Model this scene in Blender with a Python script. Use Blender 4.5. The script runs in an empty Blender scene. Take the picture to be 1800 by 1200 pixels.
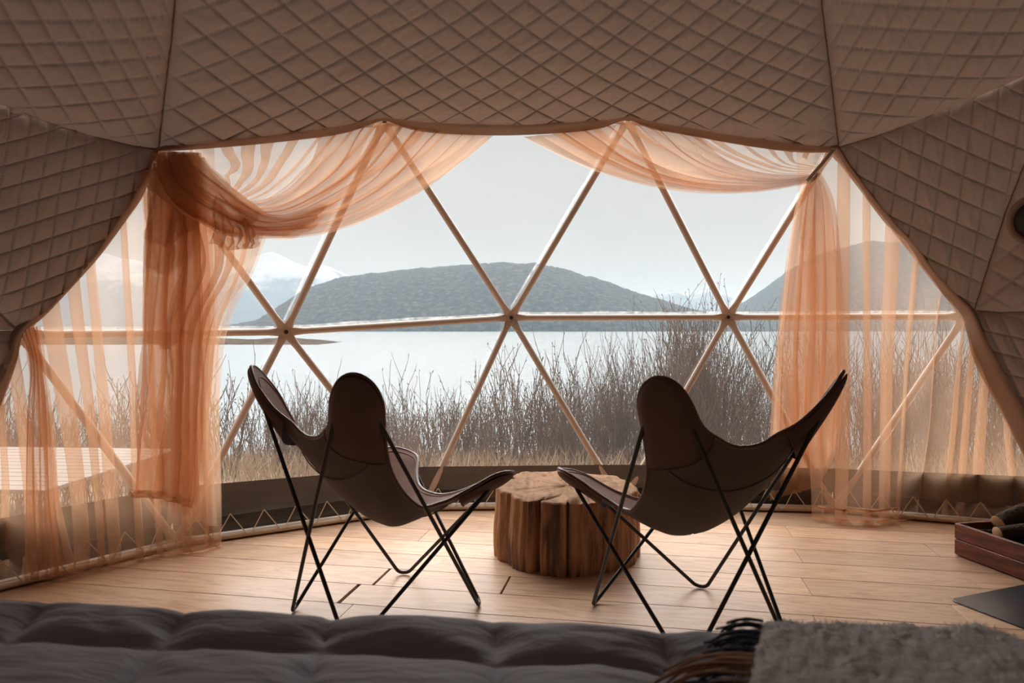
import bpy, math, random
import numpy as np
from mathutils import Vector, Matrix

random.seed(7)
RNG = np.random.default_rng(11)
PI = math.pi
scene = bpy.context.scene
COL = scene.collection

# ------------------------------------------------------------------ camera
CAM_H = 1.08          # eye height, m
FPX = 1250.0          # focal length in pixels of the 1800x1200 frame (25 mm)
HOR = 580.0           # row of the horizon
cam_d = bpy.data.cameras.new('camera')
cam = bpy.data.objects.new('camera', cam_d)
COL.objects.link(cam)
cam.location = (0, 0, CAM_H)
cam.rotation_euler = (PI / 2, 0, 0)
cam_d.sensor_width = 36.0
cam_d.lens = FPX * 36.0 / 1800.0
cam_d.shift_y = (HOR - 600.0) / 1800.0
cam_d.clip_start = 0.05
cam_d.clip_end = 20000
cam_d.dof.use_dof = True
cam_d.dof.focus_distance = 5.0
cam_d.dof.aperture_fstop = 4.5
scene.camera = cam

# ------------------------------------------------------------------ light
scene.view_settings.view_transform = 'Standard'
scene.view_settings.look = 'None'
scene.view_settings.gamma = 1.0
scene.view_settings.use_curve_mapping = False
scene.view_settings.exposure = 0.0
scene.cycles.use_denoising = True
scene.cycles.adaptive_threshold = 0.05
scene.cycles.transparent_max_bounces = 40
scene.cycles.max_bounces = 7
scene.cycles.diffuse_bounces = 4
scene.cycles.glossy_bounces = 2
scene.cycles.transmission_bounces = 4
scene.cycles.caustics_reflective = False
scene.cycles.caustics_refractive = False
scene.cycles.sample_clamp_indirect = 6.0

world = bpy.data.worlds.new('world')
scene.world = world
world.use_nodes = True
wt = world.node_tree
wt.nodes.clear()
w_out = wt.nodes.new('ShaderNodeOutputWorld')
w_bg = wt.nodes.new('ShaderNodeBackground')
w_bg.inputs['Strength'].default_value = 0.89
w_tc = wt.nodes.new('ShaderNodeTexCoord')
w_mp = wt.nodes.new('ShaderNodeMapping')
w_mp.inputs['Scale'].default_value = (1.2, 1.2, 4.0)
w_no = wt.nodes.new('ShaderNodeTexNoise')
w_no.inputs['Scale'].default_value = 1.7
w_no.inputs['Detail'].default_value = 6
w_cr = wt.nodes.new('ShaderNodeValToRGB')
w_cr.color_ramp.elements[0].position = 0.38
w_cr.color_ramp.elements[0].color = (0.74, 0.715, 0.69, 1)
w_cr.color_ramp.elements[1].position = 0.62
w_cr.color_ramp.elements[1].color = (0.83, 0.80, 0.77, 1)
wt.links.new(w_tc.outputs['Generated'], w_mp.inputs['Vector'])
wt.links.new(w_mp.outputs['Vector'], w_no.inputs['Vector'])
wt.links.new(w_no.outputs['Fac'], w_cr.inputs['Fac'])
wt.links.new(w_cr.outputs['Color'], w_bg.inputs['Color'])
wt.links.new(w_bg.outputs['Background'], w_out.inputs['Surface'])

sun_d = bpy.data.lights.new('sun', 'SUN')
sun_d.energy = 9.5
sun_d.angle = math.radians(75)          # sun behind bright thin cloud
sun_d.color = (1.0, .97, .94)
sun = bpy.data.objects.new('sun', sun_d)
COL.objects.link(sun)
sun.rotation_euler = Vector((-.07, .58, .82)).to_track_quat('Z', 'Y').to_euler()
scene.cycles.volume_bounces = 1

# ------------------------------------------------------------------ helpers
def ray(px, py):
    return np.array([(px - 900.0) / FPX, 1.0, (HOR - py) / FPX])

EYE = np.array([0, 0, CAM_H])
DC = np.array([0.8, 0.9, 0.6])      # centre of the dome sphere
DR = 3.7                            # radius of the dome frame

def cast(px, py, r=DR):
    """far point where the line of sight meets the dome of radius r"""
    d = ray(px, py)
    o = EYE - DC
    a = d @ d; b = 2 * d @ o; c = o @ o - r * r
    t = (-b + math.sqrt(b * b - 4 * a * c)) / (2 * a)
    return EYE + d * t

def atz(px, py, z=0.0):
    d = ray(px, py)
    t = (z - CAM_H) / d[2]
    return EYE + d * t

def aty(px, py, y):
    return EYE + ray(px, py) * y

def sph(p):
    q = np.asarray(p, float) - DC
    rho = np.sqrt((q ** 2).sum(-1))
    return np.stack([np.arctan2(q[..., 0], q[..., 1]), np.arcsin(q[..., 2] / rho), rho], -1)

def unsph(s):
    az, el, rho = s[..., 0], s[..., 1], s[..., 2]
    return DC + np.stack([rho * np.cos(el) * np.sin(az), rho * np.cos(el) * np.cos(az), rho * np.sin(el)], -1)

def resample(pts, n):
    pts = np.asarray(pts, float)
    d = np.sqrt((np.diff(pts, axis=0) ** 2).sum(1))
    s = np.concatenate([[0], np.cumsum(d)])
    if s[-1] == 0:
        return np.repeat(pts[:1], n, 0)
    t = np.linspace(0, s[-1], n)
    return np.stack([np.interp(t, s, pts[:, k]) for k in range(pts.shape[1])], 1)

def smooth_curve(pts, n, it=2):
    """corner-cutting keeps end points"""
    p = np.asarray(pts, float)
    for _ in range(it):
        q = [p[0]]
        for a, b in zip(p[:-1], p[1:]):
            q += [a * .75 + b * .25, a * .25 + b * .75]
        q.append(p[-1])
        p = np.array(q)
    return resample(p, n)

def noise1(x, seed=0, oct=3):
    """smooth 1d value noise, vectorised, about -1..1"""
    x = np.asarray(x, float)
    out = np.zeros_like(x); amp = 1.0; tot = 0
    for o in range(oct):
        rr = np.random.default_rng(seed * 31 + o).uniform(-1, 1, 1024)
        i = np.floor(x).astype(int); f = x - i
        f = f * f * (3 - 2 * f)
        out += amp * (rr[i % 1024] * (1 - f) + rr[(i + 1) % 1024] * f)
        tot += amp; amp *= .5; x = x * 2.03 + 17.3
    return out / tot

def noise2(x, y, seed=0, oct=3):
    x = np.asarray(x, float); y = np.asarray(y, float)
    out = np.zeros(np.broadcast(x, y).shape); amp = 1.0; tot = 0
    for o in range(oct):
        rr = np.random.default_rng(seed * 57 + o).uniform(-1, 1, (256, 256))
        i = np.floor(x).astype(int); f = x - i; f = f * f * (3 - 2 * f)
        j = np.floor(y).astype(int); g = y - j; g = g * g * (3 - 2 * g)
        i0, i1, j0, j1 = i % 256, (i + 1) % 256, j % 256, (j + 1) % 256
        out += amp * ((rr[i0, j0] * (1 - f) + rr[i1, j0] * f) * (1 - g) + (rr[i0, j1] * (1 - f) + rr[i1, j1] * f) * g)
        tot += amp; amp *= .5; x = x * 2.03 + 7.1; y = y * 2.03 + 3.7
    return out / tot

def link(o, parent=None):
    COL.objects.link(o)
    if parent is not None:
        o.parent = parent
    return o

def mesh_obj(name, verts, faces, mat, parent=None, smooth=True, loc=None, uv=None):
    """one mesh object; verts are in world space unless loc gives its own origin"""
    me = bpy.data.meshes.new(name)
    v = np.asarray(verts, float).reshape(-1, 3)
    f = faces if isinstance(faces, np.ndarray) else None
    if f is None and len({len(q) for q in faces}) == 1:
        f = np.asarray(faces)
    if f is not None and f.ndim == 2 and len(f):
        n, k = f.shape
        me.vertices.add(len(v)); me.vertices.foreach_set('co', v.ravel().astype(np.float32))
        me.loops.add(n * k); me.loops.foreach_set('vertex_index', f.ravel().astype(np.int32))
        me.polygons.add(n)
        me.polygons.foreach_set('loop_start', (np.arange(n) * k).astype(np.int32))
        me.update(calc_edges=True)
        me.validate()
    else:
        me.from_pydata([tuple(x) for x in v], [], [tuple(int(i) for i in q) for q in faces])
    if smooth:
        me.polygons.foreach_set('use_smooth', np.ones(len(me.polygons), dtype=bool))
    if uv is not None:
        lay = me.uv_layers.new(name='uv')
        li = np.empty(len(me.loops), dtype=np.int32)
        me.loops.foreach_get('vertex_index', li)
        lay.data.foreach_set('uv', np.asarray(uv, np.float32).reshape(-1, 2)[li].ravel())
    if mat is not None:
        me.materials.append(mat)
    o = bpy.data.objects.new(name, me)
    if loc is not None:
        o.location = loc
    return link(o, parent)

def grid_faces(nv, nu, wrap=False):
    i = np.arange(nv - 1)[:, None]
    m = nu if wrap else nu - 1
    j = np.arange(m)[None, :]
    a = i * nu + j; b = i * nu + (j + 1) % nu; c = (i + 1) * nu + (j + 1) % nu; d = (i + 1) * nu + j
    return np.stack([a, b, c, d], -1).reshape(-1, 4)

def grid_obj(name, P, mat, parent=None, wrap=False, smooth=True, uv=None, loc=None, flip=False):
    nv, nu = P.shape[:2]
    f = grid_faces(nv, nu, wrap)
    if flip:
        f = f[:, ::-1]
    return mesh_obj(name, P.reshape(-1, 3), f, mat, parent, smooth, loc, uv)

def tube_geo(path, rad, k=8, closed=False, flat=None):
    """verts, faces of a tube along path; rad scalar or array; flat = optional (n,2) half widths with reference normal"""
    p = np.asarray(path, float); n = len(p)
    if closed:
        t = np.roll(p, -1, 0) - np.roll(p, 1, 0)
    else:
        t = np.gradient(p, axis=0)
    t /= np.linalg.norm(t, axis=1)[:, None] + 1e-12
    rad = np.broadcast_to(np.asarray(rad, float), (n,))
    ref = np.array([0, 0, 1.0]) if abs(t[0][2]) < .9 else np.array([1.0, 0, 0])
    nx = np.zeros((n, 3)); u = np.cross(ref, t[0]); u /= np.linalg.norm(u)
    for i in range(n):
        u = u - t[i] * (u @ t[i]); u /= np.linalg.norm(u) + 1e-12
        nx[i] = u
    ny = np.cross(t, nx)
    a = np.linspace(0, 2 * PI, k, endpoint=False)
    V = p[:, None] + rad[:, None, None] * (np.cos(a)[None, :, None] * nx[:, None] + np.sin(a)[None, :, None] * ny[:, None])
    F = grid_faces(n, k, True)
    if closed:
        j = np.arange(k)
        last = np.stack([(n - 1) * k + j, (n - 1) * k + (j + 1) % k, (j + 1) % k, j], 1)
        F = np.concatenate([F, last])
    V = V.reshape(-1, 3)
    return V, F

def tube_obj(name, path, rad, mat, parent=None, k=8, closed=False, caps=True):
    V, F = tube_geo(path, rad, k, closed)
    if caps and not closed:
        n = len(path)
        V = np.concatenate([V, [path[0]], [path[-1]]])
        F = F.tolist()
        j = range(k)
        F += [[len(V) - 2, (i + 1) % k, i] for i in j]
        b = (n - 1) * k
        F += [[len(V) - 1, b + i, b + (i + 1) % k] for i in j]
    return mesh_obj(name, V, F, mat, parent)

def fillet(pts, rads, closed=True, seg=6):
    """round the corners of a polyline"""
    P = [np.asarray(p, float) for p in pts]; n = len(P); out = []
    for i in range(n):
        if not closed and i in (0, n - 1):
            out.append(P[i]); continue
        a, b, c = P[(i - 1) % n], P[i], P[(i + 1) % n]
        r = rads[i] if hasattr(rads, '__len__') else rads
        la, lc = np.linalg.norm(a - b), np.linalg.norm(c - b)
        r = min(r, la * .49, lc * .49)
        s, e = b + (a - b) / la * r, b + (c - b) / lc * r
        for k in range(seg + 1):
            t = k / seg
            out.append((1 - t) ** 2 * s + 2 * t * (1 - t) * b + t * t * e)
    return np.array(out)

def box_geo(sx, sy, sz, bev=0.0):
    """box centred at origin with chamfered edges"""
    x, y, z = sx / 2, sy / 2, sz / 2
    if bev <= 0:
        V = [(-x, -y, -z), (x, -y, -z), (x, y, -z), (-x, y, -z), (-x, -y, z), (x, -y, z), (x, y, z), (-x, y, z)]
        F = [(0, 3, 2, 1), (4, 5, 6, 7), (0, 1, 5, 4), (1, 2, 6, 5), (2, 3, 7, 6), (3, 0, 4, 7)]
        return V, F
    b = bev
    V, F = [], []
    ring = lambda i, zz: [(-x + i, -y + b if i == 0 else -y + i, zz)]
    def oct_(xx, yy, zz, c):
        return [(-xx + c, -yy, zz), (xx - c, -yy, zz), (xx, -yy + c, zz), (xx, yy - c, zz), (xx - c, yy, zz), (-xx + c, yy, zz), (-xx, yy - c, zz), (-xx, -yy + c, zz)]
    V += oct_(x - b, y - b, -z, b) + oct_(x, y, -z + b, b) + oct_(x, y, z - b, b) + oct_(x - b, y - b, z, b)
    for r in range(3):
        for i in range(8):
            F.append((r * 8 + i, r * 8 + (i + 1) % 8, (r + 1) * 8 + (i + 1) % 8, (r + 1) * 8 + i))
    F.append(tuple(range(7, -1, -1))); F.append(tuple(range(24, 32)))
    return V, F

def box_obj(name, size, loc, mat, parent=None, rz=0.0, bev=0.0, rot=None):
    V, F = box_geo(*size, bev)
    o = mesh_obj(name, V, F, mat, parent, smooth=False, loc=loc)
    o.rotation_euler = rot if rot is not None else (0, 0, rz)
    return o

def empty(name, loc=(0, 0, 0), rz=0.0):
    o = bpy.data.objects.new(name, None)
    o.location = loc; o.rotation_euler = (0, 0, rz)
    o.empty_display_size = 0.1
    return link(o)

def tag(o, label=None, cat=None, group=None, kind=None):
    if label: o['label'] = label
    if cat: o['category'] = cat
    if group: o['group'] = group
    if kind: o['kind'] = kind
    return o

def copy_tree(o, parent=None):
    c = o.copy(); COL.objects.link(c); c.parent = parent
    for ch in list(o.children):
        copy_tree(ch, c)
    return c

# ------------------------------------------------------------------ materials
class NT:
    def __init__(self, name):
        self.m = bpy.data.materials.new(name); self.m.use_nodes = True
        self.t = self.m.node_tree; self.t.nodes.clear()
        self.out = self.t.nodes.new('ShaderNodeOutputMaterial')
    def n(self, typ, **kw):
        nd = self.t.nodes.new(typ)
        for k, v in kw.items():
            if k in nd.inputs: nd.inputs[k].default_value = v
            else: setattr(nd, k, v)
        return nd
    def l(self, a, b): self.t.links.new(a, b)
    def coord(self, kind='Object', scale=(1, 1, 1), rot=(0, 0, 0), rand=False):
        tc = self.n('ShaderNodeTexCoord'); mp = self.n('ShaderNodeMapping')
        mp.inputs['Scale'].default_value = scale; mp.inputs['Rotation'].default_value = rot
        self.l(tc.outputs[kind], mp.inputs['Vector'])
        if rand:
            oi = self.n('ShaderNodeObjectInfo')
            mu = self.n('ShaderNodeMath', operation='MULTIPLY'); mu.inputs[1].default_value = 37.0
            self.l(oi.outputs['Random'], mu.inputs[0])
            self.l(mu.outputs[0], mp.inputs['Location'])
        return mp.outputs['Vector']
    def noise(self, vec, scale=5, detail=4, rough=.55, dist=0.0):
        nd = self.n('ShaderNodeTexNoise'); nd.inputs['Scale'].default_value = scale
        nd.inputs['Detail'].default_value = detail; nd.inputs['Roughness'].default_value = rough
        nd.inputs['Distortion'].default_value = dist
        self.l(vec, nd.inputs['Vector']); return nd.outputs['Fac']
    def ramp(self, fac, stops):
        r = self.n('ShaderNodeValToRGB'); e = r.color_ramp.elements
        while len(e) < len(stops): e.new(.5)
        for el, (p, c) in zip(e, stops):
            el.position = p; el.color = (*c, 1)
        self.l(fac, r.inputs['Fac']); return r.outputs['Color']
    def bump(self, h, strength=.3, dist=.01, normal=None):
        b = self.n('ShaderNodeBump'); b.inputs['Strength'].default_value = strength; b.inputs['Distance'].default_value = dist
        self.l(h, b.inputs['Height'])
        if normal is not None: self.l(normal, b.inputs['Normal'])
        return b.outputs['Normal']
    def pbr(self, color, rough=.6, metal=0.0, normal=None, spec=.5, sheen=0.0):
        p = self.n('ShaderNodeBsdfPrincipled')
        if isinstance(color, tuple): p.inputs['Base Color'].default_value = (*color, 1)
        else: self.l(color, p.inputs['Base Color'])
        if isinstance(rough, (int, float)): p.inputs['Roughness'].default_value = rough
        else: self.l(rough, p.inputs['Roughness'])
        p.inputs['Metallic'].default_value = metal
        p.inputs['Specular IOR Level'].default_value = spec
        p.inputs['Sheen Weight'].default_value = sheen
        if normal is not None: self.l(normal, p.inputs['Normal'])
        return p
    def done(self, sh):
        self.l(sh.outputs[0], self.out.inputs['Surface']); return self.m

def simple(name, c0, c1, scale=8, rough=.6, bump=.15, bdist=.004, metal=0.0, spec=.5, stretch=(1, 1, 1), sheen=0.0, rand=False):
    t = NT(name); v = t.coord('Object', stretch, rand=rand)
    f = t.noise(v, scale, 5)
    col = t.ramp(f, [(.3, c0), (.7, c1)])
    nrm = t.bump(t.noise(v, scale * 4, 3), bump, bdist) if bump else None
    return t.done(t.pbr(col, rough, metal, nrm, spec, sheen))

def m_lining():
    t = NT('quilted_lining')
    v = t.coord('Object')
    f = t.noise(v, 1.3, 3)
    col = t.ramp(f, [(.3, (.345, .252, .208)), (.7, (.385, .284, .235))])
    # fabric wrinkles running down the cloth
    v2 = t.coord('Object', (9, 9, 1.6), (0.25, -.15, 0))
    w = t.noise(v2, 3.0, 4, .6, .6)
    n1 = t.bump(w, .35, .02)
    n2 = t.bump(t.noise(v, 420, 2), .12, .002, n1)
    p = t.pbr(col, .85, 0, n2, .2, .15)
    tr = t.n('ShaderNodeBsdfTranslucent'); tr.inputs['Color'].default_value = (.56, .42, .33, 1)
    mx = t.n('ShaderNodeMixShader'); mx.inputs['Fac'].default_value = LINING_GLOW
    t.l(p.outputs[0], mx.inputs[1]); t.l(tr.outputs[0], mx.inputs[2])
    return t.done(mx)

def m_sheer(name, col, tcol, opacity):
    t = NT(name)
    v = t.coord('UV', (1, 1, 1))
    f = t.noise(v, 6, 3)
    c = t.ramp(f, [(.3, tuple(x * .92 for x in col)), (.7, col)])
    tl = t.n('ShaderNodeBsdfTranslucent'); t.l(c, tl.inputs['Color'])
    df = t.n('ShaderNodeBsdfDiffuse'); t.l(c, df.inputs['Color'])
    a = t.n('ShaderNodeMixShader'); a.inputs['Fac'].default_value = .36
    t.l(tl.outputs[0], a.inputs[1]); t.l(df.outputs[0], a.inputs[2])
    tp = t.n('ShaderNodeBsdfTransparent'); tp.inputs['Color'].default_value = (*tcol, 1)
    b = t.n('ShaderNodeMixShader'); b.inputs['Fac'].default_value = opacity
    t.l(tp.outputs[0], b.inputs[1]); t.l(a.outputs[0], b.inputs[2])
    return t.done(b)

def m_pane():
    t = NT('clear_plastic')
    v = t.coord('Object', (1, 1, 1))
    nrm = t.bump(t.noise(v, 2.2, 3), .08, .05)
    tp = t.n('ShaderNodeBsdfTransparent'); tp.inputs['Color'].default_value = (.97, .975, .975, 1)
    gl = t.n('ShaderNodeBsdfGlossy'); gl.inputs['Roughness'].default_value = .12
    gl.inputs['Color'].default_value = (.9, .9, .9, 1); t.l(nrm, gl.inputs['Normal'])
    mx = t.n('ShaderNodeMixShader'); mx.inputs['Fac'].default_value = .035
    t.l(tp.outputs[0], mx.inputs[1]); t.l(gl.outputs[0], mx.inputs[2])
    # slight milkiness of the soft plastic
    df = t.n('ShaderNodeBsdfTranslucent'); df.inputs['Color'].default_value = (.85, .92, .97, 1)
    m2 = t.n('ShaderNodeMixShader'); m2.inputs['Fac'].default_value = .014
    t.l(mx.outputs[0], m2.inputs[1]); t.l(df.outputs[0], m2.inputs[2])
    return t.done(m2)

def m_seam():
    t = NT('milky_plastic_seam')
    df = t.n('ShaderNodeBsdfTranslucent'); df.inputs['Color'].default_value = (.75, .75, .74, 1)
    d2 = t.n('ShaderNodeBsdfDiffuse'); d2.inputs['Color'].default_value = (.9, .9, .88, 1)
    a = t.n('ShaderNodeMixShader'); a.inputs['Fac'].default_value = .1
    t.l(df.outputs[0], a.inputs[1]); t.l(d2.outputs[0], a.inputs[2])
    tp = t.n('ShaderNodeBsdfTransparent')
    v = t.coord('Object', (4, 4, 4))
    f = t.ramp(t.noise(v, 5, 4), [(.35, (.10, .10, .10)), (.65, (.45, .45, .45))])
    b = t.n('ShaderNodeMixShader'); t.l(f, b.inputs['Fac'])
    t.l(tp.outputs[0], b.inputs[1]); t.l(a.outputs[0], b.inputs[2])
    return t.done(b)

def m_plank():
    t = NT('oak_plank')
    v = t.coord('Object', (1, 1, 1), rand=True)
    vs = t.coord('Object', (1.0, 9, 1), rand=True)
    g = t.noise(vs, 6, 8, .62, .5)
    cath = t.noise(t.coord('Object', (.8, 5.5, 1), rand=True), 1.6, 3, .5, 1.5)
    rng = t.n('ShaderNodeMath', operation='MULTIPLY'); rng.inputs[1].default_value = 11.0
    t.l(cath, rng.inputs[0])
    frc = t.n('ShaderNodeMath', operation='PINGPONG'); frc.inputs[1].default_value = 1.0
    t.l(rng.outputs[0], frc.inputs[0])
    mx = t.n('ShaderNodeMix', data_type='FLOAT'); mx.inputs['Factor'].default_value = .22
    t.l(g, mx.inputs[2]); t.l(frc.outputs[0], mx.inputs[3])
    col = t.ramp(mx.outputs[0], [(.28, (.38, .235, .15)), (.5, (.52, .335, .22)), (.75, (.60, .41, .285))])
    oi = t.n('ShaderNodeObjectInfo')
    hsv = t.n('ShaderNodeHueSaturation')
    mr = t.n('ShaderNodeMapRange'); mr.inputs['To Min'].default_value = .82; mr.inputs['To Max'].default_value = 1.12
    t.l(oi.outputs['Random'], mr.inputs['Value']); t.l(mr.outputs[0], hsv.inputs['Value']); t.l(col, hsv.inputs['Color'])
    nrm = t.bump(mx.outputs[0], .12, .003)
    rg = t.n('ShaderNodeMapRange'); rg.inputs['To Min'].default_value = .30; rg.inputs['To Max'].default_value = .48
    t.l(g, rg.inputs['Value'])
    return t.done(t.pbr(hsv.outputs['Color'], rg.outputs[0], 0, nrm, .30))

def m_stump_side():
    t = NT('stump_side_wood')
    v = t.coord('Object', (1, 1, .10))
    f = t.noise(v, 26, 6, .65, .4)
    b = t.noise(t.coord('Object', (1, 1, .28)), 7, 4, .6, .5)
    mx = t.n('ShaderNodeMix', data_type='FLOAT'); mx.inputs['Factor'].default_value = .55
    t.l(f, mx.inputs[2]); t.l(b, mx.inputs[3])
    col = t.ramp(mx.outputs[0], [(.30, (.03, .017, .011)), (.42, (.14, .065, .034)), (.52, (.42, .21, .105)), (.68, (.66, .38, .20))])
    nrm = t.bump(f, .5, .012)
    return t.done(t.pbr(col, .55, 0, nrm, .4))

def m_stump_top():
    t = NT('stump_top_wood')
    v = t.coord('Object', (3.2, 1, 1), (0, 0, .5))
    f = t.noise(v, 5, 8, .65, 1.2)
    col = t.ramp(f, [(.28, (.085, .036, .016)), (.45, (.23, .118, .058)), (.7, (.36, .21, .118))])
    nrm = t.bump(t.noise(v, 14, 6, .7, 1.0), .5, .008)
    return t.done(t.pbr(col, .75, 0, nrm, .12))

def m_forest(name, c0, c1, c2, scale):
    t = NT(name)
    v = t.coord('Object')
    f = t.noise(v, scale, 8, .75)
    col = t.ramp(f, [(.32, c0), (.5, c1), (.68, c2)])
    nrm = t.bump(t.noise(v, scale * 4, 5, .7), 1.0, 6.0)
    return t.done(t.pbr(col, .95, 0, nrm, .1))

def m_snow():
    t = NT('snowy_rock')
    v = t.coord('Object')
    f = t.noise(v, .0035, 9, .72)
    geo = t.n('ShaderNodeNewGeometry'); sx = t.n('ShaderNodeSeparateXYZ'); t.l(geo.outputs['Position'], sx.inputs[0])
    mr = t.n('ShaderNodeMapRange'); mr.inputs['From Min'].default_value = 150; mr.inputs['From Max'].default_value = 560
    mr.inputs['To Min'].default_value = -.22; mr.inputs['To Max'].default_value = .2
    t.l(sx.outputs['Z'], mr.inputs['Value'])
    ad = t.n('ShaderNodeMath', operation='ADD'); t.l(f, ad.inputs[0]); t.l(mr.outputs[0], ad.inputs[1])
    col = t.ramp(ad.outputs[0], [(.44, (.13, .15, .18)), (.52, (.28, .31, .35)), (.60, (.40, .42, .45))])
    return t.done(t.pbr(col, .9, 0, t.bump(f, 1, 30), .1))

def m_water():
    t = NT('lake_water')
    v = t.coord('Object', (.35, 1.0, 1))
    h = t.noise(v, 1.6, 6, .65)
    nrm = t.bump(h, .35, .25)
    p = t.pbr((.14, .18, .20), .22, 0, nrm, .28)
    return t.done(p)

def m_wool():
    t = NT('grey_wool')
    v = t.coord('Object', (1, 2.2, 2.2))
    f = t.noise(v, 34, 5, .7, .6)
    col = t.ramp(f, [(.3, (.42, .45, .48)), (.5, (.74, .79, .84)), (.68, (.90, .95, .98))])
    nrm = t.bump(t.noise(v, 70, 5, .7), .7, .01)
    return t.done(t.pbr(col, .95, 0, nrm, .1, .4))

def m_duvet():
    t = NT('charcoal_cotton')
    v = t.coord('Object')
    f = t.noise(v, 3, 3)
    col = t.ramp(f, [(.3, (.240, .262, .315)), (.7, (.275, .300, .355))])
    v2 = t.coord('Object', (5, 16, 6), (0, 0, .45))
    n1 = t.bump(t.noise(v2, 2.0, 3, .5, .4), .35, .02)
    n2 = t.bump(t.noise(v, 900, 1), .08, .001, n1)
    return t.done(t.pbr(col, .7, 0, n2, .3, .25))

LINING_GLOW = 0.035
M = {}
M['lining'] = m_lining()
M['hem'] = simple('lining_hem_cloth', (.29, .208, .165), (.33, .24, .19), 5, .85, .2, .004, spec=.2)
M['sheer'] = m_sheer('tan_sheer', (.84, .58, .40), (1.0, .95, .90), .34)
M['sheer_deep'] = m_sheer('tan_sheer_gathered', (.78, .50, .325), (1.0, .93, .86), .46)
M['sheer_hem'] = m_sheer('tan_sheer_hem', (.62, .35, .19), (1, .9, .8), .72)
M['sheer_dense'] = m_sheer('tan_sheer_bunched', (.50, .32, .23), (1, .90, .82), .86)
M['pane'] = m_pane()
M['seam'] = m_seam()
M['strut'] = simple('beige_painted_steel', (.56, .455, .375), (.62, .505, .42), 10, .42, .05, .001, spec=.5)
M['bolt'] = simple('dark_bolt_steel', (.05, .045, .04), (.10, .09, .08), 30, .4, .1, .001, metal=.8)
M['skirt'] = simple('olive_canvas', (.105, .10, .092), (.14, .132, .122), 4, .7, .35, .01, stretch=(1, 1, 4))
M['skirt_dark'] = simple('dark_outer_canvas', (.035, .033, .03), (.055, .05, .046), 5, .6, .5, .03, stretch=(1, 1, 5))
M['cord'] = simple('natural_cord', (.55, .43, .30), (.66, .53, .38), 60, .8, .3, .001)
M['plank'] = m_plank()
M['subfloor'] = simple('dark_subfloor', (.02, .015, .012), (.03, .022, .018), 4, .9, 0)
M['rod'] = simple('black_steel_rod', (.010, .011, .011), (.018, .018, .018), 30, .38, .05, .0005, spec=.5)
M['leather'] = simple('brown_leather', (.14, .060, .038), (.20, .088, .056), 7, .6, .12, .002, spec=.15)
M['suede'] = simple('brown_suede', (.135, .112, .105), (.17, .142, .132), 6, .9, .25, .002, spec=.15)
M['pocket'] = simple('dark_leather_pocket', (.115, .065, .054), (.15, .088, .072), 8, .6, .15, .002, spec=.35)
M['piping'] = simple('leather_edge', (.10, .045, .03), (.14, .065, .045), 12, .35, .1, .001)
M['thread'] = simple('stitch_thread', (.30, .18, .12), (.36, .22, .15), 40, .7, 0)
M['stump_side'] = m_stump_side()
M['stump_top'] = m_stump_top()
M['crate'] = simple('red_stained_board', (.045, .012, .008), (.25, .075, .042), 7, .42, .4, .004, spec=.4, stretch=(1, 6, 6))
M['nail'] = M['bolt']
M['bark'] = simple('log_bark', (.030, .020, .014), (.075, .05, .035), 14, .9, .8, .02, stretch=(1, 1, .3))
M['logend'] = simple('cut_wood', (.46, .25, .12), (.68, .42, .22), 12, .7, .2, .003)
M['plate'] = simple('black_steel_plate', (.030, .042, .052), (.055, .070, .084), 3, .26, .05, .001, metal=.4, spec=.5)  # black steel; base lightened and blued to stand in for the window's reflection
M['duvet'] = m_duvet()
M['mattress'] = simple('grey_mattress', (.10, .095, .095), (.13, .12, .12), 5, .8, .1, .003)
M['wool'] = m_wool()
M['navy'] = simple('navy_yarn', (.022, .034, .052), (.045, .062, .09), 60, .9, .4, .002)
M['tan_yarn'] = simple('tan_yarn', (.30, .18, .11), (.44, .28, .18), 60, .9, .4, .002)
M['ground'] = simple('dry_ground', (.20, .145, .10), (.34, .26, .19), 2.0, .95, .6, .05)
M['twig'] = simple('bare_twig', (.115, .078, .062), (.26, .185, .14), 3, .85, 0, rand=True)
M['straw'] = simple('dry_straw', (.36, .26, .17), (.55, .42, .29), 2, .9, 0)
M['deck'] = simple('weathered_deck_board', (.26, .245, .225), (.34, .32, .30), 3, .8, .2, .004, stretch=(1, 8, 1))
M['hill'] = m_forest('winter_forest', (.012, .024, .034), (.05, .056, .060), (.19, .16, .13), .075)
M['spit'] = m_forest('brown_scrub', (.12, .085, .06), (.22, .165, .12), (.36, .28, .21), .35)
M['snow'] = m_snow()
M['water'] = m_water()
M['vent'] = simple('black_rubber', (.01, .01, .01), (.018, .018, .018), 20, .6, .1, .001)

# ------------------------------------------------------------------ floor
PA = math.radians(-10.5)                # run of the boards
pe1 = np.array([math.cos(PA), math.sin(PA)]); pe2 = np.array([-math.sin(PA), math.cos(PA)])
FC = DC[:2]; FR = 3.72
def pq(px, py):
    p = atz(px, py)[:2]; return p @ pe1, p @ pe2
PW = 0.213
q0 = pq(1400, 988)[1]
a = np.linspace(0, 2 * PI, 97)[:-1]
disc = [(FC[0] + FR * math.cos(t), FC[1] + FR * math.sin(t), -.03) for t in a]
floor = mesh_obj('floor', disc + [(x, y, -.3) for x, y, _ in disc],
                 [tuple(range(96))] + [(i, i + 96, (i + 1) % 96 + 96, (i + 1) % 96) for i in range(96)], M['subfloor'], smooth=False)
tag(floor, 'round floor of wide pale oak boards under the chairs', kind='structure')
joints = {}
for px, py, gap in [(686, 999, .012), (602, 1053, .016), (882, 1040, .008), (1402, 974, .002), (1418, 1030, .002), (1384, 930, .0015), (1630, 960, .0015), (1690, 1005, .0015), (1434, 1090, .0015), (740, 945, .0015)]:
    p, q = pq(px, py)
    joints.setdefault(int(math.floor((q - q0) / PW)), []).append((p, gap))
cq = FC @ pe2; cp = FC @ pe1
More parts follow.
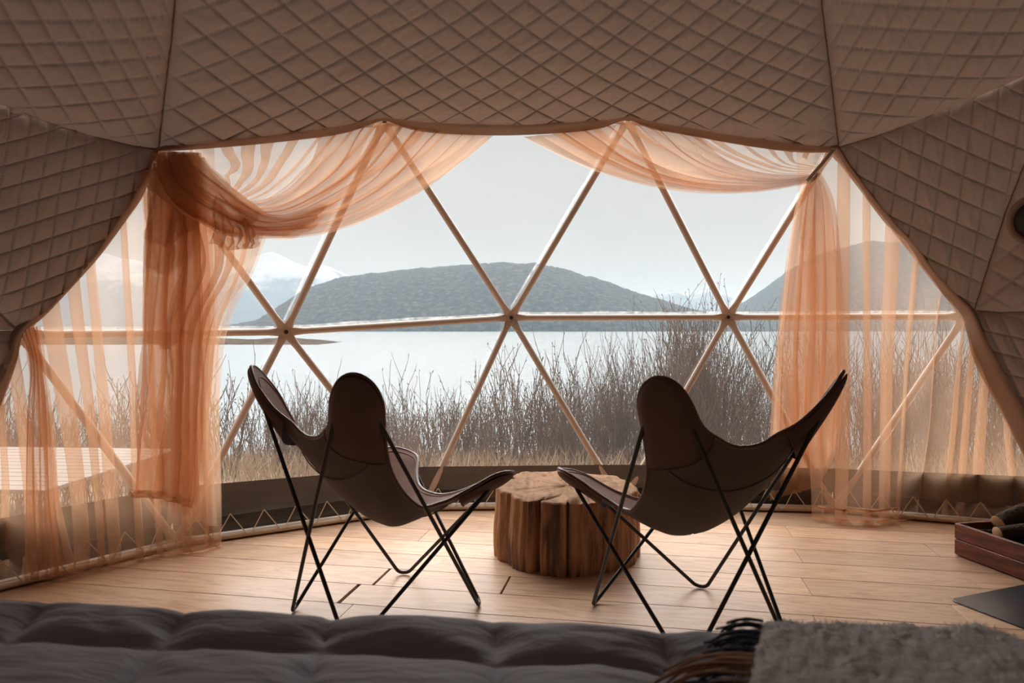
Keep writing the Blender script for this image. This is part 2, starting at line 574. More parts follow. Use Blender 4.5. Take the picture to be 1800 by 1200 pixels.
for j in range(int((cq - FR - q0) / PW) - 1, int((cq + FR - q0) / PW) + 1):
    qa, qb = q0 + j * PW, q0 + (j + 1) * PW
    qm = (qa + qb) / 2
    qn = max(abs(qa - cq), abs(qb - cq))
    half = math.sqrt(max(FR ** 2 - min(abs(qa - cq), abs(qb - cq)) ** 2, 0)) if qn > 0 else FR
    if half < .15: continue
    lo, hi = cp - half, cp + half
    cuts = sorted(joints.get(j, []))
    if not cuts: cuts = [(lo + random.uniform(.3, 1.9), .0012)]
    x = cuts[0][0]
    while x > lo + .5:
        x -= random.uniform(1.7, 2.1); cuts.append((x, .0012))
    x = max(c[0] for c in cuts)
    while x < hi - .5:
        x += random.uniform(1.7, 2.1); cuts.append((x, .0012))
    cuts = sorted([c for c in cuts if lo + .05 < c[0] < hi - .05])
    ends = [(lo, 0)] + cuts + [(hi, 0)]
    for (xa, ga), (xb, gb) in zip(ends[:-1], ends[1:]):
        L = xb - xa - (ga + gb) / 2
        if L < .05: continue
        xm = (xa + ga / 2 + xb - gb / 2) / 2
        c = pe1 * xm + pe2 * qm
        box_obj('plank', (L, PW - .0032, .02), (c[0], c[1], -.0101), M['plank'], floor, PA, .0012)

# ------------------------------------------------------------------ dome nodes
U = [cast(268, 262), cast(675, 214), cast(1103, 211), cast(1463, 262)]
N = [cast(38, 588), cast(502, 583), cast(898, 558), cast(1280, 557), cast(1696, 556)]
def basept(px, py):
    p = atz(px, py, 0.02); return p
B = [basept(310, 953), basept(745, 890), basept(1093, 885), basept(1467, 894)]
def on_dome(az_deg, z, r=DR):
    h = math.sqrt(r * r - (z - DC[2]) ** 2)
    a_ = math.radians(az_deg)
    return np.array([DC[0] + h * math.sin(a_), DC[1] + h * math.cos(a_), z])
azd = lambda p: math.degrees(math.atan2(p[0] - DC[0], p[1] - DC[1]))
Bl = on_dome(azd(N[0]) - 11, .02); Br = on_dome(azd(N[4]) + 10, .02)
Ul = on_dome(azd(U[0]) - 23, 2.15); Ur = on_dome(azd(U[3]) + 24, 2.45)
Nl = on_dome(azd(N[0]) - 22, 1.1); Nr = on_dome(azd(N[4]) + 21, 1.12)

frame = tag(empty('dome_frame', (0.3, 4.4, 0)), 'beige steel tube lattice of triangles bolted together across the window', 'frame')
def local(p, parent):
    return np.asarray(p) - np.array(parent.location)
def strut(a, b, name='strut'):
    a, b = np.asarray(a), np.asarray(b)
    L = np.linalg.norm(b - a); t = (b - a) / L
    nrm = (a + b) / 2 - DC; nrm -= t * (nrm @ t); nrm /= np.linalg.norm(nrm)
    sd = np.cross(t, nrm)
    x = np.array([0.012, .03, .05, .075, .10, L - .10, L - .075, L - .05, L - .03, L - .012])
    wd = np.array([.023, .024, .024, .0215, .0195, .0195, .0215, .024, .024, .023])
    th = np.array([.004, .0045, .008, .015, .0195, .0195, .015, .008, .0045, .004])
    k = 12; an = np.linspace(0, 2 * PI, k, endpoint=False)
    P = a + t * x[:, None, None] + (np.cos(an)[None, :, None] * wd[:, None, None]) * sd + (np.sin(an)[None, :, None] * th[:, None, None]) * nrm
    P = P - np.array(frame.location)
    F = grid_faces(len(x), k, True).tolist() + [list(range(k - 1, -1, -1)), list(range(9 * k, 10 * k))]
    return mesh_obj(name, P.reshape(-1, 3), F, M['strut'], frame)
E = []
for i in range(4): E.append((N[i], N[i + 1]))
for i in range(3): E.append((U[i], U[i + 1])); E.append((B[i], B[i + 1]))
for i in range(4):
    E += [(U[i], N[i]), (U[i], N[i + 1]), (B[i], N[i]), (B[i], N[i + 1])]
E += [(N[0], Bl), (Bl, B[0]), (N[4], Br), (Br, B[3]), (U[0], Ul), (U[3], Ur), (N[0], Ul), (N[4], Ur)]
for a_, b_ in E: strut(a_, b_)
def hub(p):
    nrm = DC - p; nrm /= np.linalg.norm(nrm)
    q = Vector(nrm).to_track_quat('Z', 'Y').to_matrix()
    def lathe(name, prof, mat, k, parent):
        an = np.linspace(0, 2 * PI, k, endpoint=False)
        P = np.array([[(r * math.cos(t), r * math.sin(t), z) for t in an] for r, z in prof])
        P = P @ np.array(q).T + local(p, frame)
        F = grid_faces(len(prof), k, True).tolist() + [list(range((len(prof) - 1) * k, len(prof) * k)), list(range(k - 1, -1, -1))]
        return mesh_obj(name, P.reshape(-1, 3), F, mat, parent, smooth=False)
    pl = lathe('hub_plate', [(.030, -.012), (.030, .006), (.028, .009)], M['strut'], 20, frame)
    lathe('bolt', [(.0115, .009), (.0115, .014), (.008, .0155), (.0075, .020)], M['bolt'], 12, pl)
for p in U + N + B: hub(p)

# clear panes between the struts
win = tag(empty('window_1', (0.3, 4.5, 0)), 'clear plastic triangular window panes looking on the lake', kind='structure')
def pane(a, b, c):
    pts = np.array([a, b, c]); n = np.cross(pts[1] - pts[0], pts[2] - pts[0]); n /= np.linalg.norm(n)
    if n @ (pts.mean(0) - DC) < 0: n = -n
    P = pts + n * .030
    V = np.concatenate([P, P + n * .0012]) - np.array(win.location)
    F = [(0, 1, 2), (5, 4, 3), (0, 3, 4, 1), (1, 4, 5, 2), (2, 5, 3, 0)]
    mesh_obj('pane', V, F, M['pane'], win, smooth=False)
for i in range(3): pane(U[i], U[i + 1], N[i + 1]); pane(B[i], B[i + 1], N[i + 1])
for i in range(4): pane(N[i], N[i + 1], U[i]); pane(N[i], N[i + 1], B[i])
pane(N[0], Bl, B[0]); pane(N[4], Br, B[3])
# welded milky seams that follow the struts outside
def seam(a, b, off, w):
    a, b = np.asarray(a), np.asarray(b); t = (b - a); L = np.linalg.norm(t); t /= L
    n = (a + b) / 2 - DC; n -= t * (n @ t); n /= np.linalg.norm(n); s = np.cross(t, n)
    x = np.linspace(.05, L - .05, 24)
    wob = noise1(x * 5, int(abs(a[0] * 91 + b[1] * 37)) % 50) * .006
    rows = []
    for k in (-1, 1):
        rows.append(a + t * x[:, None] + s * (off + wob + k * w / 2)[:, None] + n * .040)
    grid_obj('seam', np.array(rows) - np.array(win.location), M['seam'], win)
for i in range(4):
    seam(N[i], N[i + 1], .022, .016); seam(N[i], U[i], .022, .013); seam(B[i], N[i], -.02, .012)
    seam(U[i], N[i + 1], .02, .013); seam(N[i + 1], B[i], .02, .012)

# ------------------------------------------------------------------ lining
def px_curve(pts, r, n=60, it=2):
    rr = r if hasattr(r, '__len__') else [r] * len(pts)
    return smooth_curve([cast(x, y, q) for (x, y), q in zip(pts, rr)], n, it)
RQ, RH = DR - .19, DR - .125
topA = [(278, 262), (330, 250), (500, 232), (600, 215), (650, 205), (670, 201), (690, 204), (753, 212), (867, 217), (977, 214), (1060, 208), (1095, 202), (1110, 201), (1133, 208), (1200, 219), (1300, 236), (1400, 249), (1474, 258)]
topB = [(268, 267), (330, 264), (420, 257), (500, 249), (600, 237), (645, 222), (668, 212), (684, 213), (705, 224), (760, 235), (870, 239), (960, 236), (1050, 229), (1085, 215), (1104, 210), (1120, 216), (1145, 228), (1200, 236), (1300, 255), (1400, 269), (1464, 268)]
lA = [(278, 262), (262, 285), (233, 333), (190, 400), (158, 453), (110, 508), (67, 550), (30, 580), (18, 610), (0, 660), (-60, 790), (-160, 1000)]
lB = [(268, 267), (262, 320), (250, 350), (213, 400), (177, 450), (133, 498), (73, 563), (41, 582), (35, 600), (33, 630), (0, 720), (-60, 840), (-130, 1030)]
rA = [(1474, 258), (1500, 297), (1537, 347), (1587, 404), (1617, 437), (1650, 483), (1683, 517), (1712, 545), (1723, 567), (1740, 607), (1767, 653), (1800, 715), (1850, 800), (1930, 930)]
rB = [(1464, 268), (1500, 318), (1533, 363), (1563, 402), (1592, 420), (1607, 450), (1637, 493), (1677, 540), (1694, 558), (1701, 590), (1713, 640), (1747, 700), (1780, 763), (1800, 800), (1840, 880), (1870, 930)]

def lattice(p0, v1, v2, r, elref):
    f = lambda p: sph(cast(p[0], p[1], r))[:2] * np.array([DR * math.cos(elref), DR])
    o = f(p0); a1 = f((p0[0] + v1[0], p0[1] + v1[1])) - o; a2 = f((p0[0] + v2[0], p0[1] + v2[1])) - o
    return o, np.linalg.inv(np.stack([a1, a2], 1)), elref

def warp(n, dense):
    """0..1 samples, finer in the first part"""
    t = np.linspace(0, 1, n)
    return t if not dense else dense * t / (dense * t + (1 - t)) * 0 + t ** dense

def panel(name, c0, c1, d0, d1, lat, parent, mat, nu, nv, puff=.011, pw=1.0, sag=None, mask=None, seamw=.05, flags=(1, 1, 1, 1), blank=None, seed=0):
    """Coons patch in dome coordinates, quilted. c0 bottom, c1 top (or None for the apex), d0 left, d1 right: 3d curves"""
    def at(c, t, m=400):
        s = sph(resample(c, m)); x = np.linspace(0, 1, m)
        return np.stack([np.interp(t, x, s[:, k]) for k in range(3)], -1)
    u = np.linspace(0, 1, nu); v = np.linspace(0, 1, nv) ** pw
    C0, D0, D1 = at(c0, u), at(d0, v), at(d1, v)
    if c1 is None:
        C1 = D0[-1] * (1 - u[:, None]) + D1[-1] * u[:, None]
    else:
        C1 = at(c1, u)
    uu, vv = u[None, :, None], v[:, None, None]
    S = (1 - vv) * C0[None] + vv * C1[None] + (1 - uu) * D0[:, None] + uu * D1[:, None] \
        - ((1 - uu) * (1 - vv) * C0[0] + uu * (1 - vv) * C0[-1] + (1 - uu) * vv * C1[0] + uu * vv * C1[-1])
    o, inv, elr = lat
    X = S[..., 0] * DR * math.cos(elr) - o[0]; Y = S[..., 1] * DR - o[1]
    wob = .05 * noise2(X * 3 + 9, Y * 3 + 5, seed + 3, 2)
    ca = inv[0, 0] * X + inv[0, 1] * Y + wob; cb = inv[1, 0] * X + inv[1, 1] * Y + wob * .8
    fa = np.abs(np.sin(PI * ca)); fb = np.abs(np.sin(PI * cb))
    q = 1 - np.exp(-np.minimum(fa, fb) / .075)
    q = .6 * q + .4 * np.sqrt(np.clip(fa * fb, 0, 1))
    if blank is not None:
        q = q * blank(ca, cb, S) + (1 - blank(ca, cb, S)) * .8
    P3 = unsph(S)
    # distance to the seams
    g = np.ones(q.shape)
    def edge(E, axis):
        return np.sqrt(((P3 - E) ** 2).sum(-1))
    dist = np.full(q.shape, 9.0)
    if flags[0]: dist = np.minimum(dist, edge(P3[:1], 0))
    if flags[1]: dist = np.minimum(dist, edge(P3[-1:], 0))
    if flags[2]: dist = np.minimum(dist, edge(P3[:, :1], 1))
    if flags[3]: dist = np.minimum(dist, edge(P3[:, -1:], 1))
    g = 1 - np.exp(-dist / seamw)
    rag = noise2(ca * 2.7 + 40, cb * .9 + 11, seed + 5, 3) * .25
    h = puff * q * (1 + rag) * (0.25 + .75 * g) + .03 * g
    wrk = noise2(X * 30 + Y * 9 + 60, Y * 5 - X * 3 + 60, seed + 21, 2)
    h += .0045 * wrk * np.clip(.5 + 1.3 * noise2(X * 2.6 + 9, Y * 2.6 + 31, seed + 23, 2), 0, 1) * g * q
    h += .02 * noise2(X * 2.2, Y * 2.2, seed + 9, 3) * g
    if sag is not None: h = h + sag(uu[..., 0], vv[..., 0], P3)
    S[..., 2] -= h
    return grid_obj(name, unsph(S) - np.array(parent.location), mat, parent)

ceiling = tag(empty('ceiling', (DC[0], DC[1], 2.0)), 'tan quilted fabric lining curving over the whole room', kind='structure')
wall_left = tag(empty('wall_left', (-2.3, 2.5, 0)), 'tan quilted lining drawn back beside the window, towards the rising hem', kind='structure')
wall_right = tag(empty('wall_right', (3.2, 3.6, 0)), 'tan quilted lining drawn back beside the firewood crate', kind='structure')
wall_back = tag(empty('wall_back', (DC[0], -2.2, 0)), 'plain quilted lining behind the bed', kind='structure')

def meridian(p_list, az_end, r_end, n=60):
    """seam from given points on up to the apex"""
    s = [sph(p) for p in p_list]
    last = s[-1]
    for k in range(1, 13):
        f = k / 12
        s.append(np.array([last[0] + (az_end - last[0]) * f, last[1] + (PI / 2 - last[1]) * f, last[2] + (r_end - last[2]) * f]))
    return unsph(np.array(s))
sL = [cast(278, 262, RQ), cast(283, 215, DR - .22), cast(293, 130, DR - .27), cast(302, 60, DR - .3), cast(307, 0, DR - .32)]
sR = [cast(1474, 258, RQ), cast(1469, 215, DR - .22), cast(1458, 120, DR - .27), cast(1449, 50, DR - .3), cast(1443, 0, DR - .32)]
azL, azR = sph(sL[-1])[0], sph(sR[-1])[0]
seamL = meridian(sL, azL, DR - .3); seamR = meridian(sR, azR, DR - .3)
# the big front gore
latF = lattice((878, 60), (33.0, 24.0), (-33.0, 24.0), DR - .35, math.radians(33))
def blankF(ca, cb, S):
    # the pattern is interrupted along one strip above the hem
    x = np.degrees(S[..., 0]); e = np.degrees(S[..., 1])
    mid = 27.0 + .0015 * (x + 14) ** 2 * .3
    return 1 - np.exp(-((e - mid) / .9) ** 2) * (1 / (1 + np.exp(-(x + 24) / 3)))
def sagF(u, v, P):
    hem = P[:1]
    d = np.sqrt(((P - hem) ** 2).sum(-1))
    return .17 * (1 - np.exp(-d / .32)) * np.clip(np.sin(PI * u), 0, 1) ** .6 * np.clip(1 - v, 0, 1)
panel('lining_panel', px_curve(topA, RQ, 200), None, seamL, seamR, latF, ceiling, M['lining'], 860, 400, .028, 1.9, sagF, blank=blankF, seamw=.045, flags=(0, 0, 1, 1), seed=1)

# ring seam going round the room from U0 (left) and U3 (right)
ringL = [cast(278, 262, RQ), cast(235, 256, RQ), cast(160, 238, DR - .2), cast(80, 212, DR - .2), cast(0, 180, DR - .2)]
ringR = [cast(1474, 258, RQ), cast(1540, 238, RQ), cast(1620, 208, DR - .2), cast(1700, 176, DR - .2), cast(1800, 132, DR - .2)]
eL, eR = sph(ringL[-1]), sph(ringR[-1])
azU_l = math.radians(azd(Ul)); azU_r = math.radians(azd(Ur))
def ext(e, az, el, n=6):
    return [unsph(e + (np.array([az, el, DR - .2]) - e) * k / n) for k in range(1, n + 1)]
EL2 = math.radians(27.5)
ringL_f = ringL + ext(eL, azU_l - .05, eL[1] + .01)
ringR_f = ringR + ext(eR, azU_r + .05, eR[1] + .01)
ULq, URq = ringL_f[-1], ringR_f[-1]
# upper side gores
def gore(az0, az1, bot, sa, sb, lat, nu, nv, seed, pwr=1.7):
    panel('lining_panel', bot, None, sa, sb, lat, ceiling, M['lining'], nu, nv, .022, pwr, None, seamw=.05, flags=(1, 0, 1, 1), seed=seed)
azL2 = azL - math.radians(62); azR2 = azR + math.radians(62)
def arc(az0, el0, az1, el1, r=DR - .2, n=24):
    t = np.linspace(0, 1, n)
    return unsph(np.stack([az0 + (az1 - az0) * t, el0 + (el1 - el0) * t, np.full(n, r)], 1))
sUL, sUR = sph(ULq), sph(URq)
botL = np.concatenate([arc(azL2, sUL[1], sUL[0], sUL[1])[:-1], np.array(ringL_f[::-1])])
botR = np.concatenate([np.array(ringR_f), arc(sUR[0], sUR[1], azR2, sUR[1])[1:]])
mer = lambda az, el: arc(az, el, az, PI / 2, DR - .26, 40)
latL = lattice((107, 25), (47, -2), (22, 39), DR - .24, math.radians(30))
latR = lattice((1400, 105), (37, 5), (-20, 36), DR - .24, math.radians(30))
gore(azL2, azL, botL, mer(azL2, sUL[1]), seamL, latL, 620, 300, 2, 2.1)
gore(azR, azR2, botR, seamR, mer(azR2, sUR[1]), latR, 620, 300, 4, 2.1)
rest = 2 * PI - (azR2 - azL2)
for k in range(3):
    a0 = azR2 + rest * k / 3; a1 = azR2 + rest * (k + 1) / 3
    f0, f1 = k / 3, (k + 1) / 3
    e0, e1 = sUR[1] + (sUL[1] - sUR[1]) * f0, sUR[1] + (sUL[1] - sUR[1]) * f1
    gore(a0, a1, arc(a0, e0, a1, e1), mer(a0, e0), mer(a1, e1), latL, 70, 50, 6 + k, 1.0)

# lower side panels, left
NLq = px_curve(lA[:8], RQ, 60)
NLlow = np.concatenate([px_curve(lA[7:], RQ, 40)])
pN0 = NLq[-1]
nlp = on_dome(azd(N[0]) - 24, 1.05, DR - .17)
latL1 = lattice((43, 237), (38, -8), (-8, 40), DR - .2, math.radians(15))
latL2 = lattice((10, 600), (38, 10), (-14, 40), DR - .2, math.radians(5))
panel('lining_panel', NLq, np.repeat(ULq[None], 2, 0) + 1e-4 * np.arange(2)[:, None], np.array(ringL_f), np.array([pN0, (pN0 + ULq) / 2 + .0, ULq]), latL1, wall_left, M['lining'], 340, 360, .02, 1.0, None, seamw=.045, flags=(0, 0, 1, 1), seed=11)
def seg(a, b, r=DR - .18, n=12):
    s = np.linspace(sph(a), sph(b), n); return unsph(s)
panel('lining_panel', seg(nlp, pN0), np.repeat(ULq[None], 2, 0) + 1e-4 * np.arange(2)[:, None], seg(nlp, ULq), np.array([pN0, (pN0 + ULq) / 2, ULq]), latL2, wall_left, M['lining'], 50, 60, .011, seed=12)
Blq = NLlow[-1]
bl2 = on_dome(azd(N[0]) - 30, -.02, DR - .12)
panel('lining_panel', np.array([bl2, Blq]), seg(nlp, pN0), seg(bl2, nlp), NLlow[::-1], latL2, wall_left, M['lining'], 120, 180, .02, flags=(0, 1, 1, 0), seed=13)
# right
NRq = px_curve(rA[:8], RQ, 60); NRlow = px_curve(rA[7:], RQ, 50)
pN4 = NRq[-1]
nrp = on_dome(azd(N[4]) + 24, 1.15, DR - .17)
latR1 = lattice((1563, 153), (34, 17), (-7, 43), DR - .2, math.radians(15))
latR2 = lattice((1740, 470), (38, 22), (34, -28), DR - .2, math.radians(8))
latR3 = lattice((1760, 620), (36, 8), (18, 38), DR - .2, math.radians(0))
kneeR = [pN4, cast(1745, 440, DR - .19), cast(1768, 370, DR - .19), cast(1800, 288, DR - .19)]
kneeR = np.array(kneeR + ext(sph(kneeR[-1]), sUR[0], sUR[1], 5))
sdR = np.array([pN4, cast(1760, 549, DR - .19), cast(1800, 548, DR - .19), nrp])
panel('lining_panel', NRq[::-1], np.repeat(URq[None], 2, 0) + 1e-4 * np.arange(2)[:, None], kneeR, np.array(ringR_f), latR1, wall_right, M['lining'], 340, 360, .02, 1.0, None, seamw=.045, flags=(0, 0, 1, 1), seed=14)
panel('lining_panel', sdR, np.repeat(URq[None], 2, 0) + 1e-4 * np.arange(2)[:, None], kneeR, seg(nrp, URq), latR2, wall_right, M['lining'], 160, 240, .02, seed=15, flags=(1, 0, 1, 1))
br2 = on_dome(azd(N[4]) + 30, -.02, DR - .12)
panel('lining_panel', np.array([NRlow[-1], br2]), sdR, NRlow[::-1], seg(br2, nrp), latR3, wall_right, M['lining'], 180, 240, .02, flags=(0, 1, 0, 1), seed=16)
# back wall of the room
aR, aL = math.radians(azd(N[4]) + 24), math.radians(azd(N[0]) - 24) + 2 * PI
def backband(z0, z1, k0, k1):
    n = 5
    for i in range(n):
        f0, f1 = i / n, (i + 1) / n
        lo = lambda f: (math.radians(azd(N[4]) + 30) + (math.radians(azd(N[0]) - 30) + 2 * PI - math.radians(azd(N[4]) + 30)) * f)
        a0, a1 = lo(f0), lo(f1)
        e_lo = math.asin((z0 - DC[2]) / (DR - .12))
        eU = lambda f: sUR[1] + (sUL[1] - sUR[1]) * f
        b0 = arc(a0, e_lo, a1, e_lo, DR - .12); t0 = arc(a0, eU(f0), a1, eU(f1), DR - .2)
        panel('lining_panel', b0, t0, arc(a0, e_lo, a0, eU(f0), DR - .18), arc(a1, e_lo, a1, eU(f1), DR - .18), latL1, wall_back, M['lining'], 50, 50, .011, seed=20 + i)
backband(-.02, 0, 0, 0)
# side slivers that close the lining between the panels and the back band
panel('lining_panel', np.array([bl2 - .001, bl2]), seg(ULq + .001, ULq), seg(bl2, nlp)[::1], seg(bl2, nlp), latL2, wall_left, M['lining'], 4, 10, .0)
mid_l = seg(nlp, ULq); 
lo_l = unsph(np.array([[math.radians(azd(N[0]) - 30), sUL[1], DR - .2]]))[0]
panel('lining_panel', np.array([bl2 - [.001, 0, 0], bl2]), np.array([lo_l, ULq]), seg(bl2, lo_l), np.concatenate([seg(bl2, nlp), seg(nlp, ULq)]), latL2, wall_left, M['lining'], 20, 40, .01)
lo_r = unsph(np.array([[math.radians(azd(N[4]) + 30), sUR[1], DR - .2]]))[0]
panel('lining_panel', np.array([br2, br2 + [.001, 0, 0]]), np.array([URq, lo_r]), np.concatenate([seg(br2, nrp), seg(nrp, URq)]), seg(br2, lo_r), latL2, wall_right, M['lining'], 20, 40, .01)

# padded hem along the opening
def hem(ptsA, ptsB, parent, n=160, ra=RQ - .045, rb=RH):
    A = px_curve(ptsA, ra, n, 2); Bc = px_curve(ptsB, rb, n, 2)
    rows = []
    for f, bulge in [(-.10, -.035), (0, -.005), (.12, .012), (.35, .02), (.6, .016), (.85, .010), (1.0, 0.0), (1.02, -.012), (.95, -.03)]:
        P = A * (1 - f) + Bc * f
        S = sph(P); S[:, 2] -= bulge * (1 + .5 * noise1(np.arange(n) * .13, 5))
        rows.append(unsph(S))
    grid_obj('hem', np.array(rows) - np.array(parent.location), M['hem'], parent)
hem(topA, topB, ceiling); hem(lA, lB, wall_left); hem(rA, rB, wall_right)
# stitched ridges on the seams
def ridge(curve, parent, r=.005):
    S = sph(resample(curve, 90)); S[:, 2] -= .004
    P = unsph(S) - np.array(parent.location)
    V, F = tube_geo(P, r, 6)
    mesh_obj('seam_cord', V, F, M['lining'], parent)
ridge(seamL[:12], ceiling); ridge(seamR[:12], ceiling)
ridge(np.array(ringL_f), ceiling); ridge(np.array(ringR_f), ceiling); ridge(kneeR, wall_right); ridge(sdR, wall_right); ridge(np.array([pN0, (pN0 + ULq) / 2, ULq]), wall_left)

# round black flue opening in the lining at the right
vc = cast(1826, 386, DR - .235); vn = DC - vc; vn /= np.linalg.norm(vn)
vq = np.array(Vector(vn).to_track_quat('Z', 'Y').to_matrix())
an = np.linspace(0, 2 * PI, 40, endpoint=False)
def ringmesh(name, prof, mat):
    P = np.array([[(r * math.cos(t), r * math.sin(t), z) for t in an] for r, z in prof]) @ vq.T
    F = grid_faces(len(prof), 40, True).tolist() + [list(range((len(prof) - 1) * 40, len(prof) * 40))]
    return mesh_obj(name, P.reshape(-1, 3) + vc - np.array(wall_right.location), F, mat, wall_right)
port = ringmesh('flue_port', [(.105, -.02), (.105, .004), (.08, .010), (.06, .022)], M['vent'])
port_rim = ringmesh('flue_port_rim', [(.135, -.02), (.135, .004), (.12, .012), (.104, .006), (.104, -.01)], M['hem'])

# ------------------------------------------------------------------ skirt at the foot of the window
skirt = tag(empty('baseboard_front', (0.3, 4.3, 0)), 'dark olive canvas skirt laced to a pole along the foot of the window', kind='structure')
base_line = [Bl, B[0], B[1], B[2], B[3], Br]
tops = [.30, .30, .262, .262, .262, .30]
zg = .125
def lerp(a, b, t): return a + (b - a) * t
for i in range(5):
    a_, b_ = np.array(base_line[i]), np.array(base_line[i + 1])
    t = (b_ - a_); L = np.linalg.norm(t[:2]); e = t / L
    inn = np.array([-e[1], e[0], 0]);
    if inn[:2] @ (DC[:2] - a_[:2]) < 0: inn = -inn
    x = np.linspace(-.005, 1.005, 60)
    rows = []
    for zf in np.linspace(0, 1, 8):
        z = zg - .006 + (lerp(tops[i], tops[i + 1], x) - zg) * zf
        off = -.015 + .012 * noise2(x * 9 + i * 7, np.full_like(x, zf * 1.6), 3, 3) * (1 if i in (0, 4) else .5) + (.012 if zf == 0 else 0)
        P = a_[None] + np.outer(x * L, e) + inn[None] * off[:, None]; P[:, 2] = z
        rows.append(P)
    grid_obj('skirt_band', np.array(rows) - np.array(skirt.location), M['skirt'], skirt)
    rows = []
    for zf in np.linspace(0, 1, 8):
        off = -.07 + .03 * noise2(x * 7 + i * 5, np.full_like(x, zf * 3), 8, 3)
        P = a_[None] + np.outer(x * L, e) + inn[None] * off[:, None]; P[:, 2] = -.03 + .27 * zf
        rows.append(P)
    grid_obj('outer_canvas', np.array(rows) - np.array(skirt.location), M['skirt_dark'], skirt)
    tube_obj('base_pole', np.array([a_ + [0, 0, 0], b_ + [0, 0, 0]]) + inn * .03 - np.array(skirt.location) + np.array([0, 0, .0]), .013, M['cord'], skirt, 10)
    ng = max(2, int(round(L / .166)))
    for k in range(ng):
        g = a_ + e * L * (k + .5) / ng; g[2] = zg + .004
        p1 = a_ + e * L * k / ng; p2 = a_ + e * L * (k + 1) / ng
        top = g + inn * .004
        for pp in (p1 + e * .012, p2 - e * .012):
            pp = pp + inn * .045; pp[2] = .026
            V, F = tube_geo(np.array([top, pp]) - np.array(skirt.location), .0028, 6)
            mesh_obj('lacing_cord', V, F, M['cord'], skirt)

# ------------------------------------------------------------------ sheer curtains
def curtain(name, rows, pleats, b, A, mat, parent, nt=70, seed=0, per=16, bt=None, ripple=.0, drift=.5):
    """rows: list of 3d polylines from the top edge down; folds overlap where b > 1"""
    Ms = 240
    R = np.array([resample(r, Ms) for r in rows])
    nr = len(R)
    ns = int(pleats * per) + 1
    s = np.linspace(0, 1, ns); t = np.linspace(0, 1, nt)
    # irregular folds
    w = np.exp(.55 * noise1(np.linspace(0, pleats * .8, 2000), seed + 1, 2))
    ph = np.cumsum(w); ph = (ph - ph[0]) / (ph[-1] - ph[0]) * pleats
    phs = np.interp(s, np.linspace(0, 1, 2000), ph)
    amp = 1 + .6 * noise1(phs * .9, seed + 2, 2)
    S2, T2 = np.meshgrid(s, t)
    dph = drift * noise2(S2 * pleats * .35, T2 * 2.2, seed + 3, 2)
    P2 = 2 * PI * (phs[None, :] + dph)
    bb = b * (bt(t)[:, None] if bt is not None else 1.0)
    edge = np.minimum(1, np.minimum(S2, 1 - S2) * pleats * .8)
    sig = np.clip(S2 + edge * bb * amp[None] * np.sin(P2) / (2 * PI * pleats), 0, 1)
    # base surface (Catmull-Rom over rows)
    x = T2 * (nr - 1); i = np.clip(np.floor(x).astype(int), 0, nr - 2); f = (x - i)[..., None]
    js = sig * (Ms - 1); j = np.clip(np.floor(js).astype(int), 0, Ms - 2); g = (js - j)[..., None]
    def row(k):
        k = np.clip(k, 0, nr - 1)
        return R[k, j] * (1 - g) + R[k, j + 1] * g
    p0, p1, p2, p3 = row(i - 1), row(i), row(i + 1), row(i + 2)
    Pb = .5 * (2 * p1 + (p2 - p0) * f + (2 * p0 - 5 * p1 + 4 * p2 - p3) * f ** 2 + (3 * p1 - p0 - 3 * p2 + p3) * f ** 3) if nr > 2 else p1 * (1 - f) + p2 * f
    n = Pb - (DC + [0, 0, .6]); n /= np.linalg.norm(n, axis=-1)[..., None]
    aa = A * (bt(t)[:, None] if bt is not None else 1.0)
    Pb = Pb - n * ((aa * amp[None] * np.cos(P2))[..., None])
    if ripple:
        Pb = Pb - n * (ripple * noise2(S2 * pleats * 1.4, T2 * 5, seed + 6, 3))[..., None]
    Pb[..., 2] = np.maximum(Pb[..., 2], .006 + .004 * np.abs(np.cos(P2)))
    uv = np.stack([S2 * pleats, T2 * 4], -1)
    loc = np.array(parent.location) if parent is not None else np.zeros(3)
    return grid_obj(name, Pb - loc, mat, parent, uv=uv)

def pxr(pts, r):
    return np.array([cast(x, y, r) for x, y in pts])
def flr(pts, z=.012):
    return np.array([atz(x, y, z) for x, y in pts])
RC = DR - .13

# left sheer that hangs from the drawn-back lining down to the floor
cl = tag(empty('sheer_curtain', (-1.9, 3.3, 0)), 'thin tan sheer curtain hanging to the floor beside the knotted drape', 'curtain')
top = pxr([(-70, 830), (0, 690), (30, 602), (45, 574), (133, 490), (213, 392), (250, 335), (300, 262), (372, 258)], RC)
bot = flr([(-110, 1040), (0, 1026), (45, 1020), (100, 1012), (190, 992), (260, 975), (320, 966), (385, 952)])
pud = bot + np.array([[.02, -.035, 0]]) ; pud[:, 2] = .012
t_ = resample(top, 50); b_ = resample(bot, 50); p_ = resample(pud, 50)
m1 = t_ * .5 + b_ * .5; m1[:, 2] += .0
bl_ = b_.copy(); bl_[:, 2] = .10
curtain('sheer_cloth', [t_, m1, bl_ * 1.0, b_, p_], 12, 2.6, .04, M['sheer'], cl, nt=80, seed=3, per=30, ripple=.012)
# gathered tuft where the cloth is caught at the lining's bend
tuf = [pxr([(36, 580), (70, 572)], RC - .03), pxr([(52, 640), (80, 640)], RC - .05), pxr([(45, 740), (95, 745)], RC - .06), pxr([(42, 880), (105, 880)], RC - .05), flr([(40, 1024), (135, 1006)])]
curtain('caught_fold', tuf, 5, 1.6, .02, M['sheer_deep'], cl, nt=50, seed=9)

